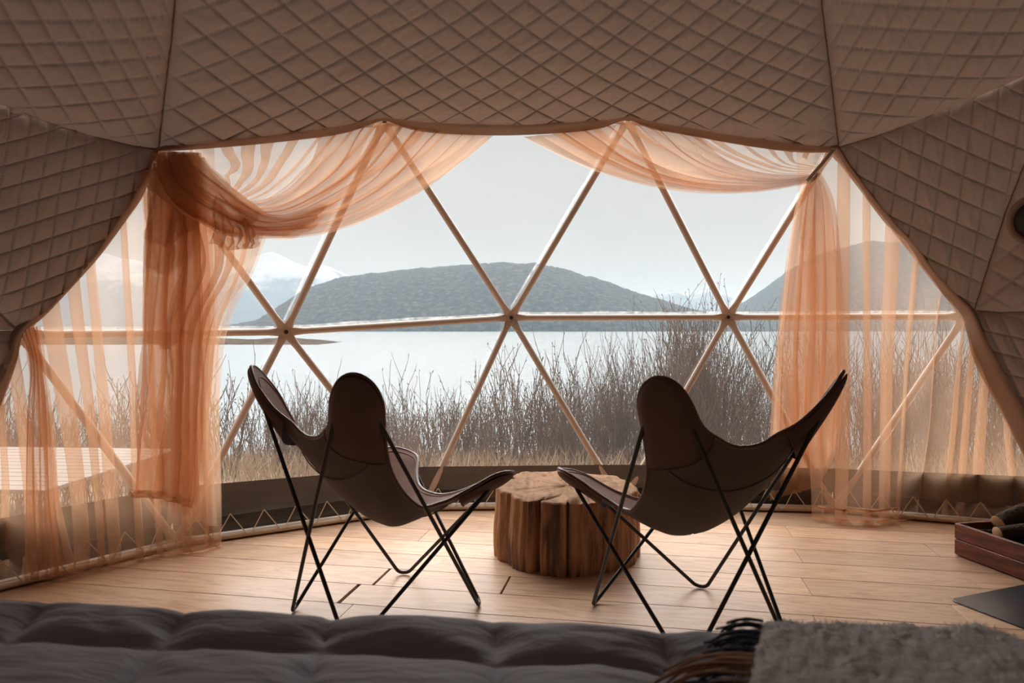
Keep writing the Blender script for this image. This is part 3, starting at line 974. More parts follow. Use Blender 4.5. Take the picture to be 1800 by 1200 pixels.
# left knotted drape: column, side panel and swag
cd = tag(empty('knotted_drape', (-1.6, 3.35, 0)), 'tan drape knotted into a thick dark bundle under the lining corner', 'curtain')
col_rows = [pxr([(262, 270), (300, 268), (345, 272)], DR - .20),
            pxr([(258, 340), (300, 345), (352, 345)], DR - .26),
            pxr([(250, 470), (300, 470), (362, 470)], DR - .30),
            pxr([(244, 620), (300, 625), (365, 620)], DR - .28),
            pxr([(236, 760), (300, 770), (352, 770)], DR - .24),
            pxr([(231, 868), (290, 872), (343, 888)], DR - .22)]
curtain('gathered_column', col_rows, 4, 2.4, .05, M['sheer_deep'], cd, nt=90, seed=14, ripple=.05, per=34)
for kk, (yb, sd_) in enumerate([(600, 19), (470, 23), (420, 29)]):
    curtain('bunched_top', [pxr([(262, 268), (300, 266), (350, 268)], DR - .22 - .015 * kk), pxr([(258, 330), (300, 335), (352, 335)], DR - .26 - .015 * kk), pxr([(256, 400), (300, 405), (348, 395)], DR - .28 - .015 * kk), pxr([(254, yb), (290, yb + 15), (335, yb - 20)], DR - .28 - .015 * kk)], 3, 2.0, .03, M['sheer_deep'], cd, nt=60, seed=sd_, ripple=.03, per=30)
curtain('gathered_column', [r + [0, .04, 0] for r in col_rows], 3, 2.0, .04, M['sheer_deep'], cd, nt=90, seed=34, ripple=.02)
hemr = [col_rows[-1] * .9 + col_rows[-2] * .1, col_rows[-1] + [0, -.01, -.005]]
def off(rows, d): return [np.asarray(r) + d for r in rows]
curtain('column_hem', off(hemr, [0, -.03, 0]), 4, 1.2, .02, M['sheer_hem'], cd, nt=10, seed=15)
side_rows = [pxr([(352, 300), (390, 345), (440, 385), (470, 395)], DR - .20),
             pxr([(335, 470), (370, 470), (410, 470), (446, 470)], DR - .22),
             pxr([(318, 580), (345, 580), (375, 580), (398, 580)], DR - .20),
             pxr([(308, 700), (335, 700), (362, 700), (386, 700)], DR - .16),
             pxr([(300, 830), (330, 830), (358, 830), (383, 830)], DR - .14),
             flr([(292, 966), (325, 964), (358, 960), (385, 952)]),
             flr([(298, 974), (330, 972), (362, 966), (388, 958)])]
curtain('side_panel', side_rows, 4, 1.7, .03, M['sheer'], cd, nt=90, seed=21, ripple=.03)
# blown, twisted layer falling across the column
tw_rows = [pxr([(300, 330), (345, 372), (400, 400), (458, 412)], DR - .30),
           pxr([(318, 440), (360, 465), (400, 470), (440, 480)], DR - .33),
           pxr([(290, 560), (320, 575), (350, 570), (385, 565)], DR - .34),
           pxr([(292, 690), (320, 690), (340, 690), (362, 690)], DR - .30),
           pxr([(275, 800), (310, 800), (345, 805), (372, 800)], DR - .26),
           pxr([(262, 880), (300, 902), (345, 915), (380, 925)], DR - .22)]
curtain('twisted_layer', tw_rows, 5, 1.9, .035, M['sheer'], cd, nt=90, seed=27, ripple=.05)
# knot
kn = [pxr([(262, 300), (300, 276), (345, 268)], DR - .26), pxr([(275, 335), (315, 315), (360, 288)], DR - .32), pxr([(318, 368), (350, 345), (388, 316)], DR - .36),
      pxr([(358, 394), (384, 365), (414, 338)], DR - .36), pxr([(395, 410), (412, 384), (438, 356)], DR - .34), pxr([(425, 414), (444, 396), (468, 374)], DR - .31), pxr([(455, 414), (482, 398), (510, 376)], DR - .27), pxr([(500, 416), (545, 392), (580, 350)], DR - .22)]
curtain('knot', [r + [-.01, -.03, -.01] for r in kn[:6]], 3, 2.0, .04, M['sheer_deep'], cd, nt=70, seed=48, ripple=.04, per=26)
curtain('knot', kn, 4, 2.4, .045, M['sheer_deep'], cd, nt=70, seed=44, ripple=.03, per=26)
curtain('knot', [r + [.01, .05, -.01] for r in kn], 3, 2.0, .03, M['sheer_deep'], cd, nt=70, seed=46, ripple=.03, per=26)
def swag(name, starts, ends, c_first, c_last, cpow, pleats, b, A, mat, parent, seed, r0, r1, r2, nt=60, tw=None):
    """folds run from the hem to the tie on curved paths"""
    ns = 60
    st = resample(np.array(starts, float), ns); en = resample(np.array(ends, float), ns)
    f = np.linspace(0, 1, ns) ** cpow
    ct = np.array(c_first, float)[None] * (1 - f[:, None]) + np.array(c_last, float)[None] * f[:, None]
    rows = []
    for t in np.linspace(0, 1, 9):
        q = (1 - t) ** 2 * st + 2 * t * (1 - t) * ct + t * t * en
        r = (1 - t) ** 2 * r0 + 2 * t * (1 - t) * r1 + t * t * r2
        rows.append(np.array([cast(x, y, r) for x, y in q]))
    curtain(name, rows, pleats, b, A, mat, parent, nt=nt, seed=seed, ripple=.02, bt=lambda tt: 1.0 - .25 * tt, per=18, drift=.9)
swag('swag', [(345, 262), (420, 255), (520, 243), (640, 222), (680, 214), (760, 232), (868, 238)], [(375, 330), (395, 350), (415, 375), (430, 395), (438, 412)],
     (365, 300), (632, 452), 1.15, 14, 2.5, .030, M['sheer'], cd, 31, RH - .0, DR - .22, DR - .26)
swag('swag', [(560, 240), (680, 216), (780, 233), (866, 240)], [(400, 350), (425, 385), (440, 410)],
     (520, 372), (632, 447), 1.0, 7, 1.6, .03, M['sheer_deep'], cd, 37, RH - .03, DR - .25, DR - .28)
# loose ruffle under the knot
ruf = [pxr([(370, 345), (400, 372), (440, 388)], DR - .31), pxr([(372, 390), (405, 410), (452, 418)], DR - .35), pxr([(366, 425), (400, 440), (448, 436)], DR - .37)]
curtain('ruffle', ruf, 6, 2.4, .04, M['sheer_deep'], cd, nt=30, seed=41, ripple=.04)

# right swag, tied column and sheer
cr = tag(empty('tied_drape', (1.8, 4.0, 0)), 'tan drape swept sideways and tied with a cord, falling in a full column', 'curtain')
swag('swag', [(918, 240), (1000, 232), (1104, 212), (1200, 236), (1330, 258), (1455, 266)], [(1426, 322), (1428, 314), (1430, 306), (1434, 300), (1438, 294), (1440, 288)],
     (1165, 384), (1440, 278), .8, 13, 2.4, .028, M['sheer'], cr, 51, RH, DR - .24, DR - .20)
swag('swag', [(922, 240), (1010, 232), (1104, 214), (1230, 242)], [(1424, 320), (1428, 312), (1432, 305)],
     (1168, 380), (1300, 320), 1.0, 7, 1.8, .03, M['sheer_deep'], cr, 57, RH - .03, DR - .27, DR - .22)
colr = [pxr([(1420, 316), (1428, 312), (1436, 306), (1442, 300)], DR - .20),
        pxr([(1400, 375), (1420, 365), (1448, 360), (1466, 355)], DR - .24),
        pxr([(1380, 500), (1412, 495), (1446, 490), (1479, 485)], DR - .26),
        pxr([(1365, 640), (1405, 640), (1445, 640), (1484, 635)], DR - .25),
        pxr([(1357, 770), (1400, 770), (1440, 765), (1479, 745)], DR - .22),
        pxr([(1352, 880), (1395, 868), (1436, 858), (1474, 790)], DR - .18)]
curtain('gathered_column', colr, 5, 2.3, .045, M['sheer_deep'], cr, nt=90, seed=61, ripple=.03, per=30, bt=lambda t: np.clip(.35 + t * 2, .3, 1))
curtain('gathered_column', [r + [.0, .05, 0] for r in colr], 3, 1.8, .04, M['sheer_deep'], cr, nt=90, seed=67, ripple=.03, per=30, bt=lambda t: np.clip(.35 + t * 2, .3, 1))
hr = [colr[-2] * .16 + colr[-1] * .84, colr[-2] * .12 + colr[-1] * .88]
curtain('column_hem', off(hr, [0, -.035, 0]), 5, 1.4, .03, M['sheer_hem'], cr, nt=6, seed=62)
cord = smooth_curve([cast(1466, 262, DR - .2), cast(1445, 288, DR - .26), cast(1418, 318, DR - .30)], 14)
tube_obj('tie_cord', cord - np.array(cr.location), .010, M['strut'], cr, 8)
ringc = cast(1428, 312, DR - .23); an = np.linspace(0, 2 * PI, 26, endpoint=False)
ax = cast(1440, 300, DR - .23) - cast(1418, 322, DR - .23); ax /= np.linalg.norm(ax)
nn = DC - ringc; nn /= np.linalg.norm(nn)
loop = np.array([ringc + .030 * math.cos(t) * ax + .05 * math.sin(t) * nn for t in an])
V, F = tube_geo(loop - np.array(cr.location), .009, 8, True)
mesh_obj('tie_loop', V, F, M['strut'], cr)

cs = tag(empty('sheer_curtain', (2.5, 3.95, 0)), 'thin tan sheer curtain pooling on the floor behind the firewood crate', 'curtain')
top = pxr([(1400, 262), (1452, 264), (1466, 262), (1500, 312), (1533, 358), (1563, 396), (1607, 445), (1637, 488), (1690, 552), (1705, 600), (1745, 695), (1800, 798), (1860, 890)], RC)
bot = flr([(1425, 908), (1470, 914), (1530, 916), (1600, 908), (1640, 912), (1720, 915), (1800, 922), (1880, 935)])
t_ = resample(top, 60); b_ = resample(bot, 60)
# straight fall: match by column in the room, not by arc length
tx = np.interp(np.linspace(0, 1, 60), [0, .3, .62, .8, 1], [0, .22, .58, .78, 1])
t_ = np.stack([np.interp(tx, np.linspace(0, 1, 60), t_[:, k]) for k in range(3)], 1)
p_ = b_ + np.array([-.01, -.06, 0]); p_[:, 2] = .012
bl_ = b_.copy(); bl_[:, 2] = .10
curtain('sheer_cloth', [t_, (t_ + b_) / 2, bl_, b_, p_], 12, 2.6, .04, M['sheer'], cs, nt=80, seed=71, per=30, ripple=.014)
hb = [b_[:22] + [0, -.04, .075], b_[:22] + [0, -.04, .06]]
curtain('cloth_hem', hb, 4, 1.2, .02, M['sheer_hem'], cs, nt=4, seed=74)

# ------------------------------------------------------------------ butterfly chairs
def sling(u, v):
    """cut leather, u right(+)/left(-), v front(+)/back(-) -> r, f, z in chair space"""
    u = np.asarray(u, float); v = np.asarray(v, float)
    av = np.abs(v)
    base = np.where(v < 0, .33 + .560 * av ** 1.12, .33 + .13 * av ** 1.6)
    amp = np.where(v < 0, .24 - .20 * np.minimum(av, 1.05), .24 - .16 * np.minimum(av, 1.05))
    z = base + amp * np.abs(u) ** 2.1
    au = np.abs(u)
    wg = np.clip((au - .28) / .48, 0, 1) * np.clip((-v - .22) / .42, 0, 1); wg = wg * wg * (3 - 2 * wg)
    z = z * (1 - wg) + (.345 + .622 * ((au + av) / 2) ** 1.3) * wg      # back wings turn towards the sitter
    r = .378 * u
    f = np.where(v < 0, -.02 - .362 * av - .06 * np.clip(1 - u * u, 0, 1) * np.sin(PI * np.clip(av, 0, 1)), -.02 + .375 * av)
    return np.stack([r, f, z], -1)
TW, TC = .235, .80                        # half width of a wing and the centre of its round tip
_q = TW * .7071
quarter = [(.0, .68), (.18, .69), (.36, .745), (.52, .86)]
tip = [(TC + TW * math.cos(t), TC + TW * math.sin(t)) for t in np.linspace(math.radians(135), math.radians(-45), 13)]
def outline(n=200):
    one = quarter + tip + [(y, x) for x, y in quarter[::-1]][:-1]     # from (0,.68) round to just before (.68,0)
    pts = []
    for k in range(4):
        c, s_ = [(1, 0), (0, -1), (-1, 0), (0, 1)][k]
        pts += [(x * c - y * s_ * -1 if False else x * c + y * (-s_) * -1, 0) for x, y in []]
        ang = -k * PI / 2
        pts += [(x * math.cos(ang) - y * math.sin(ang), x * math.sin(ang) + y * math.cos(ang)) for x, y in one]
    p = np.array(pts + pts[:1])
    for _ in range(2):
        q = []
        for a_, b_ in zip(p[:-1], p[1:]): q += [a_ * .75 + b_ * .25, a_ * .25 + b_ * .75]
        q.append(q[0]); p = np.array(q)
    return resample(p, n + 1)[:-1]

def make_chair(name, loc, fdir, label, seed, zs=1.0):
    ang = math.atan2(fdir[1], fdir[0]) - PI / 2       # local +Y is the front
    root = tag(empty(name, (loc[0], loc[1], 0), ang), label, 'chair', 'leather butterfly chairs facing the window')
    O = outline(220); no = len(O)
    tt = np.linspace(.03, 1, 34)
    UVg = tt[:, None, None] * O[None]
    P = sling(UVg[..., 0], UVg[..., 1])
    du = np.roll(P, -1, 1) - np.roll(P, 1, 1); dv_ = np.gradient(P, axis=0)
    nrm = np.cross(du, dv_); nrm /= np.linalg.norm(nrm, axis=-1)[..., None] + 1e-9
    if nrm[..., 2].mean() < 0: nrm = -nrm
    sag = .007 * noise2(UVg[..., 0] * 3 + 5, UVg[..., 1] * 3 + seed, seed, 3)
    P = P + nrm * sag[..., None]
    def skin(nm, off_, mat):
        Q = P + nrm * off_
        V = np.concatenate([Q.reshape(-1, 3), [Q[0].mean(0)]])
        F = grid_faces(34, no, True).tolist() + [[(i + 1) % no, i, len(V) - 1] for i in range(no)]
        mesh_obj(nm, V, F, mat, root)
    # sitter's side and underside as two skins
    skin('leather_seat', .004, M['leather']); skin('suede_backing', -.004, M['suede'])
    V, F = tube_geo(P[-1], .0075, 8, True)
    mesh_obj('edge_roll', V, F, M['piping'], root)
    i_ = 31
    V, F = tube_geo(P[i_] + nrm[i_] * .005, .002, 5, True)
    mesh_obj('stitch_line', V, F, M['thread'], root)
    # sewn seams across the underside
    for vv_ in (-.42, .30):
        uu_ = np.linspace(-.66, .66, 40)
        cr_ = sling(uu_, np.full(40, vv_) + .10 * (uu_ ** 2) * np.sign(vv_))
        dn = np.array([0, -.006, -.008]) if vv_ < 0 else np.array([0, .002, -.010])
        V, F = tube_geo(cr_ + dn, .0025, 5); mesh_obj('sewn_seam', V, F, M['suede'], root)
    # pockets over the four frame tips
    tops = {}
    for sa in (-1, 1):
        for sb in (-1, 1):
            sv = np.linspace(.58, TC + TW * .7071 - .002, 26)[:, None]; w = np.linspace(-1, 1, 25)[None, :]
            dax = (sv - TC) * 1.4142
            hw = np.where(dax > 0, np.sqrt(np.clip(TW ** 2 - dax ** 2, 0, None)), TW + .05 * (dax / .38) ** 2)
            x = sv + w * hw * .7071; y = sv - w * hw * .7071
            Q = sling(sa * x, sb * y)
            nq = np.cross(np.gradient(Q, axis=1), np.gradient(Q, axis=0)); nq /= np.linalg.norm(nq, axis=-1)[..., None] + 1e-9
            nq[-1] = nq[-2]
            if (nq[..., 2].mean() > 0) if sb > 0 else (nq[..., 1].mean() > 0): nq = -nq
            bul = .010 + .024 * np.clip(1 - np.abs(w) ** 6, 0, 1) * np.clip(hw / TW, 0, 1)
            grid_obj('tip_pocket', Q + nq * bul[..., None], M['pocket'], root)
            V, F = tube_geo((Q + nq * bul[..., None])[0] + nq[0] * .001, .0025, 5)
            mesh_obj('pocket_stitch', V, F, M['pocket'], root)
            outn = nq[12, 12]
            pr = sling(sa * np.array([TC + .03 - .1, TC + .03, TC + .03 + .1]), sb * np.array([TC + .03 + .1, TC + .03, TC + .03 - .1]))
            tops[(sa, sb)] = (pr[1] + outn * .010, outn, (pr[2] - pr[0]) / np.linalg.norm(pr[2] - pr[0]))
    gr = {(-1, 1): (-.25, .27), (1, 1): (.25, .27), (-1, -1): (-.205, -.275), (1, -1): (.205, -.275)}
    order = [(-1, -1), (1, -1), (1, 1), (-1, 1)]       # round the chair
    for start in (0, 1):
        pts, rads = [], []
        seq = [('t', order[start]), ('g', order[(start + 1) % 4]), ('t', order[(start + 2) % 4]), ('g', order[(start + 3) % 4])]
        cen = [tops[k][0] if kd == 't' else np.array([*gr[k], .010]) for kd, k in seq]
        for i, (kd, k) in enumerate(seq):
            pv, nx_ = cen[(i - 1) % 4], cen[(i + 1) % 4]
            if kd == 't':
                d = tops[k][2]
                if d @ (nx_ - pv) < 0: d = -d
                hw = .058
                pts += [cen[i] - d * hw, cen[i] + d * hw]; rads += [.06, .06]
            else:
                d = (nx_ - pv); d[2] = 0; d = d / np.linalg.norm(d)
                pts += [cen[i] - d * .022, cen[i] + d * .022]; rads += [.035, .035]
        path = fillet(pts, rads, True, 7)
        path[:, 2] = np.maximum(path[:, 2], .0085)
        # straight spans get a few more points so that the sweep stays even
        V, F = tube_geo(path, .0075, 10, True)
        mesh_obj('frame_rod', V, F, M['rod'], root)
    return root

make_chair('butterfly_chair', (-.497, 2.775), (.715, .70), 'brown leather butterfly chair turned towards the stump, its far wing beside the knotted drape', 3)
make_chair('butterfly_chair', (.655, 2.63), (-.36, .93), 'brown leather butterfly chair with its back to the bed, one wing before the tied drape', 8)

# ------------------------------------------------------------------ stump table
sc = np.array([.262, 3.47]); SH = .315
stump = tag(empty('stump_table', (sc[0], sc[1], 0)), 'cracked tree stump used as a low table between the leather chairs', 'table')
nt_ = 260
th = np.linspace(0, 2 * PI, nt_, endpoint=False)
def ang_d(a, b): return (a - b + PI) % (2 * PI) - PI
rad = .335 * (1 + .018 * np.cos(3 * th + .6) + .02 * np.cos(5 * th + 2.2) + .012 * np.cos(8 * th))
rad *= np.where(np.sin(th) > 0, 1 + .12 * np.sin(th), 1 + .06 * np.abs(np.sin(th)))
for c, w, d in [(-2.02, .030, .075), (-1.62, .010, .06), (2.52, .13, .045), (-.35, .09, .02), (-2.55, .12, .02), (1.2, .1, .02)]:
    rad = rad - d * np.exp(-(ang_d(th, c) / w) ** 2)
nz = 26; zz = np.linspace(0, 1, nz)
TH, ZZ = np.meshgrid(th, zz)
bark = .011 * noise2(np.cos(TH) * 26 + 60, np.sin(TH) * 26 + 60 + ZZ * .7, 4, 3) + .006 * noise2(TH * 40, ZZ * 1.2, 6, 2)
taper = 1 + .015 * (1 - ZZ) + .012 * np.sin(ZZ * 5)
Rr = (rad[None] + bark) * taper
zt = SH + .006 * noise2(np.cos(th) * 4 + 3, np.sin(th) * 4 + 9, 9, 2)
Pz = ZZ * zt[None]
Pz[0] = .0
side = np.stack([Rr * np.cos(TH), Rr * np.sin(TH), Pz], -1)
edge = side[-1].copy()
grid_obj('trunk_side', side, M['stump_side'], stump, wrap=True)
rings = np.concatenate([[1.0, .985], np.linspace(.95, .03, 24)])
tp = []
for k, q in enumerate(rings):
    ring = edge * [q, q, 1]
    if k: ring[:, 2] = edge[:, 2] + .006 * (k > 0) + .005 * noise2(ring[:, 0] * 10 + 30, ring[:, 1] * 10 + 30, 12, 3)
    for c, w, d, q0_ in [(-2.02, .02, .03, .45), (-1.55, .055, .05, .62), (-1.3, .05, .012, .5)]:
        ring[:, 2] -= d * np.exp(-(ang_d(th, c + (1 - q) * .5) / w) ** 2) * np.clip((q - q0_) / .25, 0, 1) * (k > 0)
    tp.append(ring)
tp = np.array(tp)
V = np.concatenate([tp.reshape(-1, 3), [[0, 0, SH + .006]]])
F = grid_faces(len(rings), nt_, True).tolist()
b0 = (len(rings) - 1) * nt_
F += [[b0 + i, b0 + (i + 1) % nt_, len(V) - 1] for i in range(nt_)]
mesh_obj('top_face', V, F, M['stump_top'], stump)

# ------------------------------------------------------------------ bed, duvet, throw
bd = np.array([1.0, -.10]); bd /= np.linalg.norm(bd); bn = np.array([-bd[1], bd[0]])   # bn points to the window
b_org = np.array([-.93, 1.285])          # a point of the far edge
BANG = math.atan2(bd[1], bd[0])
def bedp(x, y, z):                       # x along the far edge, y towards the window
    p = b_org + bd * x + bn * y
    return np.array([p[0], p[1], z])
bed = tag(empty('bed', tuple(bedp(.75, -1.0, 0)), BANG), 'low bed with its foot end towards the chairs', 'bed')
box_obj('bed_base', (2.05, 1.95, .22), (0, -.02, .13), M['mattress'], bed, 0, .02)
box_obj('mattress', (2.0, 1.9, .26), (0, -.02, .375), M['mattress'], bed, 0, .05)
for sx in (-1, 1):
    for sy in (-1, 1):
        box_obj('foot', (.07, .07, .03), (sx * .95, sy * .88, .015), M['rod'], bed, 0, .004)
# duvet
xs = np.linspace(-.40, 1.86, 330); ys = np.linspace(.06, -1.5, 230)
XX, YY = np.meshgrid(xs, ys)
sx_ = np.array([-.45, -.17, .105, .36, .62, .90, 1.17, 1.44, 1.72, 1.95])
sy_ = np.array([.20, -.115, -.42, -.70, -.98, -1.26, -1.54])
skew = XX + .12 * YY * 0 - .30 * (YY + .1) * 0
xw = XX + .18 * YY + .012 * noise2(XX * 4, YY * 4, 2, 2)
yw = YY + .02 * noise2(XX * 3 + 5, YY * 3, 3, 2)
def cell(v, edges):
    i = np.clip(np.searchsorted(edges, v) - 1, 0, len(edges) - 2)
    f = np.clip((v - edges[i]) / (edges[i + 1] - edges[i]), 0, 1)
    return f, i
fx, ix = cell(xw, sx_); fy, iy = cell(-yw, -sy_)
dx = np.minimum(fx, 1 - fx) * .27; dy = np.minimum(fy, 1 - fy) * .29
puff = (1 - np.exp(-dx / .026)) * (1 - np.exp(-dy / .022))
puff = puff * (.7 + .3 * np.sqrt(np.clip(np.sin(PI * fx) * np.sin(PI * fy), 0, 1)))
wr = .5 + .5 * np.sin((XX * 38 + YY * 55) + 6 * noise2(XX * 6, YY * 6, 6, 2))
edge_w = np.exp(-np.minimum(dx, dy) / .035)
fade = np.clip((.03 - YY) / .10, .25, 1)
puff = 1 - (1 - puff) * fade
zz_ = .572 + .030 * puff + .010 * wr * edge_w * puff + .012 * noise2(XX * 5 + 3, YY * 5 + 8, 4, 3)
roll = np.clip((YY - (-.03)) / .09, 0, 1)
zz_ = zz_ - .24 * (1 - np.sqrt(np.clip(1 - roll ** 2, 0, 1)))
sideR = np.clip((XX - 1.72) / .14, 0, 1); zz_ -= .22 * (1 - np.sqrt(np.clip(1 - sideR ** 2, 0, 1)))
sideL = np.clip((-.28 - XX) / .12, 0, 1); zz_ -= .22 * (1 - np.sqrt(np.clip(1 - sideL ** 2, 0, 1)))
G = b_org[None, None] + XX[..., None] * bd + YY[..., None] * bn
dv = np.concatenate([G, zz_[..., None]], -1)
# front drop of the cloth
drop = dv[:1].copy(); drop = np.repeat(drop, 6, 0)
for k in range(6):
    drop[k, :, 2] = dv[0, :, 2] - .03 * (6 - k)
    drop[k, :, :2] += bn * (.004 * k * 0 + .006)
dv = np.concatenate([drop, dv])
d_loc = bedp(.75, -.7, 0)
duvet = tag(empty('duvet', tuple(d_loc)), 'puffy charcoal quilted duvet spread over the bed', 'duvet')
grid_obj('duvet_cloth', dv - d_loc, M['duvet'], duvet, flip=True)
# throw
thr_loc = bedp(1.5, -.2, .6)
throw = tag(empty('throw_blanket', tuple(thr_loc)), 'grey woollen throw with navy and tan fringe folded over the duvet', 'blanket')
tx0, tx1 = 1.335, 1.86
u = np.linspace(0, 1, 150); v = np.linspace(0, 1, 120)
UU, VV = np.meshgrid(u, v)
TX = tx0 + (tx1 - tx0) * UU
# profile over the foot edge: drops in front, runs back over the bed
prof_y = np.interp(VV, [0, .18, .25, .34, .45, 1], [.062, .060, .040, 0.0, -.07, -.75])
prof_z = np.interp(VV, [0, .18, .25, .34, .45, 1], [.34, .53, .585, .612, .622, .622])
rl = np.clip((UU - .62) / .38, 0, 1)
prof_z = prof_z - .19 * rl ** 2.4
prof_z += .006 * noise2(UU * 14, VV * 18, 5, 3) + .004 * noise2(UU * 70, VV * 60, 7, 2)
prof_z -= .016 * np.exp(-UU / .02)
prof_y = prof_y + .02 * noise2(UU * 3, VV * 2, 9, 2)
TX = TX + .34 * np.minimum(prof_y, 0) * (1 - UU)
Gp = b_org[None, None] + TX[..., None] * bd + prof_y[..., None] * bn
tp_ = np.concatenate([Gp, prof_z[..., None]], -1)
grid_obj('wool_cloth', tp_ - thr_loc, M['wool'], throw, flip=True)
# second fold layer peeking out at the fringe end
TX2 = tx0 - .02 + .10 * UU + .34 * np.minimum(prof_y, 0)
pz2 = prof_z - .018 - .006 * UU
Gp = b_org[None, None] + TX2[..., None] * bd + (prof_y - .02)[..., None] * bn
grid_obj('under_fold', np.concatenate([Gp, pz2[..., None]], -1)[:, ::3] - thr_loc, M['wool'], throw, flip=True)
# wool fuzz on the surface
pts = tp_.reshape(-1, 3); rr = np.random.default_rng(5)
nf = 9000
ids = rr.integers(0, len(pts), nf); base_p = pts[ids] + rr.normal(0, .002, (nf, 3))
dirs = rr.normal(0, 1, (nf, 3)) * .6 + [0, .25, .75]; dirs /= np.linalg.norm(dirs, axis=1)[:, None]
ln = rr.uniform(.003, .010, nf)[:, None]; sdv = np.cross(dirs, rr.normal(0, 1, (nf, 3))); sdv /= np.linalg.norm(sdv, axis=1)[:, None]
V = np.stack([base_p - sdv * .0006, base_p + sdv * .0006, base_p + dirs * ln], 1).reshape(-1, 3)
fz = mesh_obj('wool_fuzz', V - thr_loc, np.arange(nf * 3).reshape(-1, 3), M['wool'], throw, smooth=False); fz['kind'] = 'stuff'
# fringe
for k in range(80):
    yv = -.018 - .0046 * k + random.uniform(-.004, .004)
    navy = (k < 26) or (k % 5 > 1 and k > 36)
    L = random.uniform(.06, .10) * (.8 if k < 26 else 1.1)
    z0 = .616 + random.uniform(-.006, .004)
    pts_ = []
    dy_ = random.uniform(-.03, .01) - (.04 if not navy else 0)
    for q in range(0, 8):
        f = q / 7
        pts_.append(bedp(tx0 + .01 + .34 * min(yv, 0) - L * (f ** .9) * (1 if navy else 1.3), yv + dy_ * f * f + random.uniform(-.003, .003), z0 + .006 * math.sin(PI * f) - .008 * f))
    tube_obj('tassel', smooth_curve(pts_, 12) - thr_loc, np.linspace(.0024, .0018, 12), M['navy'] if navy else M['tan_yarn'], throw, 6)

# ------------------------------------------------------------------ crate with firewood
c0 = atz(1677, 975)[:2]; cdir = atz(1800, 1022)[:2] - c0; cdir /= np.linalg.norm(cdir)
cprp = np.array([-cdir[1], cdir[0]])
if cprp[0] < 0: cprp = -cprp
CL, CW, CH = .72, .42, .152
crate = tag(empty('firewood_crate', (c0[0], c0[1], 0), math.atan2(cdir[1], cdir[0])), 'low reddish wooden crate of split firewood on the floor', 'crate')
# local x along the long side, local y: sign so that it points away from the camera side
sy = 1 if np.array([-math.sin(crate.rotation_euler.z), math.cos(crate.rotation_euler.z)]) @ cprp > 0 else -1
for yy in (0.009, CW - .009):
    for k in range(2):
        box_obj('side_board', (CL, .018, CH / 2 - .002), (CL / 2, sy * yy, CH / 4 + k * CH / 2 + .004), M['crate'], crate, 0, .004)
for xx in (.009, CL - .009):
    for k in range(2):
        box_obj('end_board', (.018, CW - .036, CH / 2 - .002), (xx, sy * CW / 2, CH / 4 + k * CH / 2 + .004), M['crate'], crate, 0, .003)
box_obj('bottom_board', (CL - .036, CW - .036, .012), (CL / 2, sy * CW / 2, .012), M['crate'], crate, 0, .002)
for k in range(6):
    V, F = tube_geo(np.array([[.010, -sy * .0015, .02 + .024 * k], [.010, sy * .004, .02 + .024 * k]]), .0028, 8)
    V = np.concatenate([V, V[:8].mean(0)[None]]); F = F.tolist() + [[len(V) - 1, i, (i + 1) % 8] for i in range(8)]
    mesh_obj('nail', V, F, M['nail'], crate)
def crate_w(x, y, z):
    p = c0 + cdir * x + cprp * y
    return np.array([p[0], p[1], z])
def log(a, b, r, label, seed, split=False):
    a, b = np.asarray(a), np.asarray(b)
    root = tag(empty('log', tuple(a)), label, 'log', 'firewood in the crate')
    n = 14; k = 22
    pth = np.linspace(a, b, n)
    pth += np.array([0, 0, 1]) * (.008 * np.sin(np.linspace(0, PI, n)))[:, None]
    V, F = tube_geo(pth, r, k)
    an = np.tile(np.linspace(0, 2 * PI, k, endpoint=False), n); ln_ = np.repeat(np.linspace(0, 1, n), k); cen = np.repeat(pth, k, 0)
    sc_ = 1 + .13 * noise2(np.cos(an) * 1.6 + 5, np.sin(an) * 1.6 + ln_ * 1.5 + seed, seed, 3)
    if split: sc_ = sc_ * np.where(np.cos(an - 1.0) > .2, .25 / np.maximum(np.cos(an - 1.0), .25) + .15, 1)
    V = cen + (V - cen) * sc_[:, None]
    mesh_obj('bark', V - a, F, M['bark'], root)
    for e in (0, n - 1):
        ring = V[e * k:(e + 1) * k]; c = ring.mean(0); t = (a - b) if e == 0 else (b - a); t = t / np.linalg.norm(t)
        W = np.concatenate([ring, c + (ring - c) * .93 + t * .004, [c + t * .005]]) - a
        F2 = grid_faces(2, k, True).tolist() + [[k + i, k + (i + 1) % k, 2 * k] for i in range(k)]
        mesh_obj('cut_end', W, F2, M['logend'], root)
log(crate_w(.17, .075, .140), crate_w(.24, .50, .175), .034, 'log with black bark and pale round cut end on top in the crate', 1)
log(crate_w(.06, .055, .122), crate_w(.20, .36, .120), .024, 'split log with orange wood lying at the crate corner', 2, True)
log(crate_w(.05, .20, .150), crate_w(.03, .56, .235), .040, 'thick rough log leaning up at the far side of the crate', 3)
log(crate_w(.40, .060, .112), crate_w(.36, .38, .115), .036, 'pale split log lying in the crate nearest the steel plate', 4, True)
log(crate_w(.12, .05, .055), crate_w(.16, .38, .055), .034, 'dark log at the bottom of the crate under the round one', 5)
log(crate_w(.27, .05, .06), crate_w(.27, .38, .06), .034, 'dark log at the bottom of the crate under the pale one', 6)

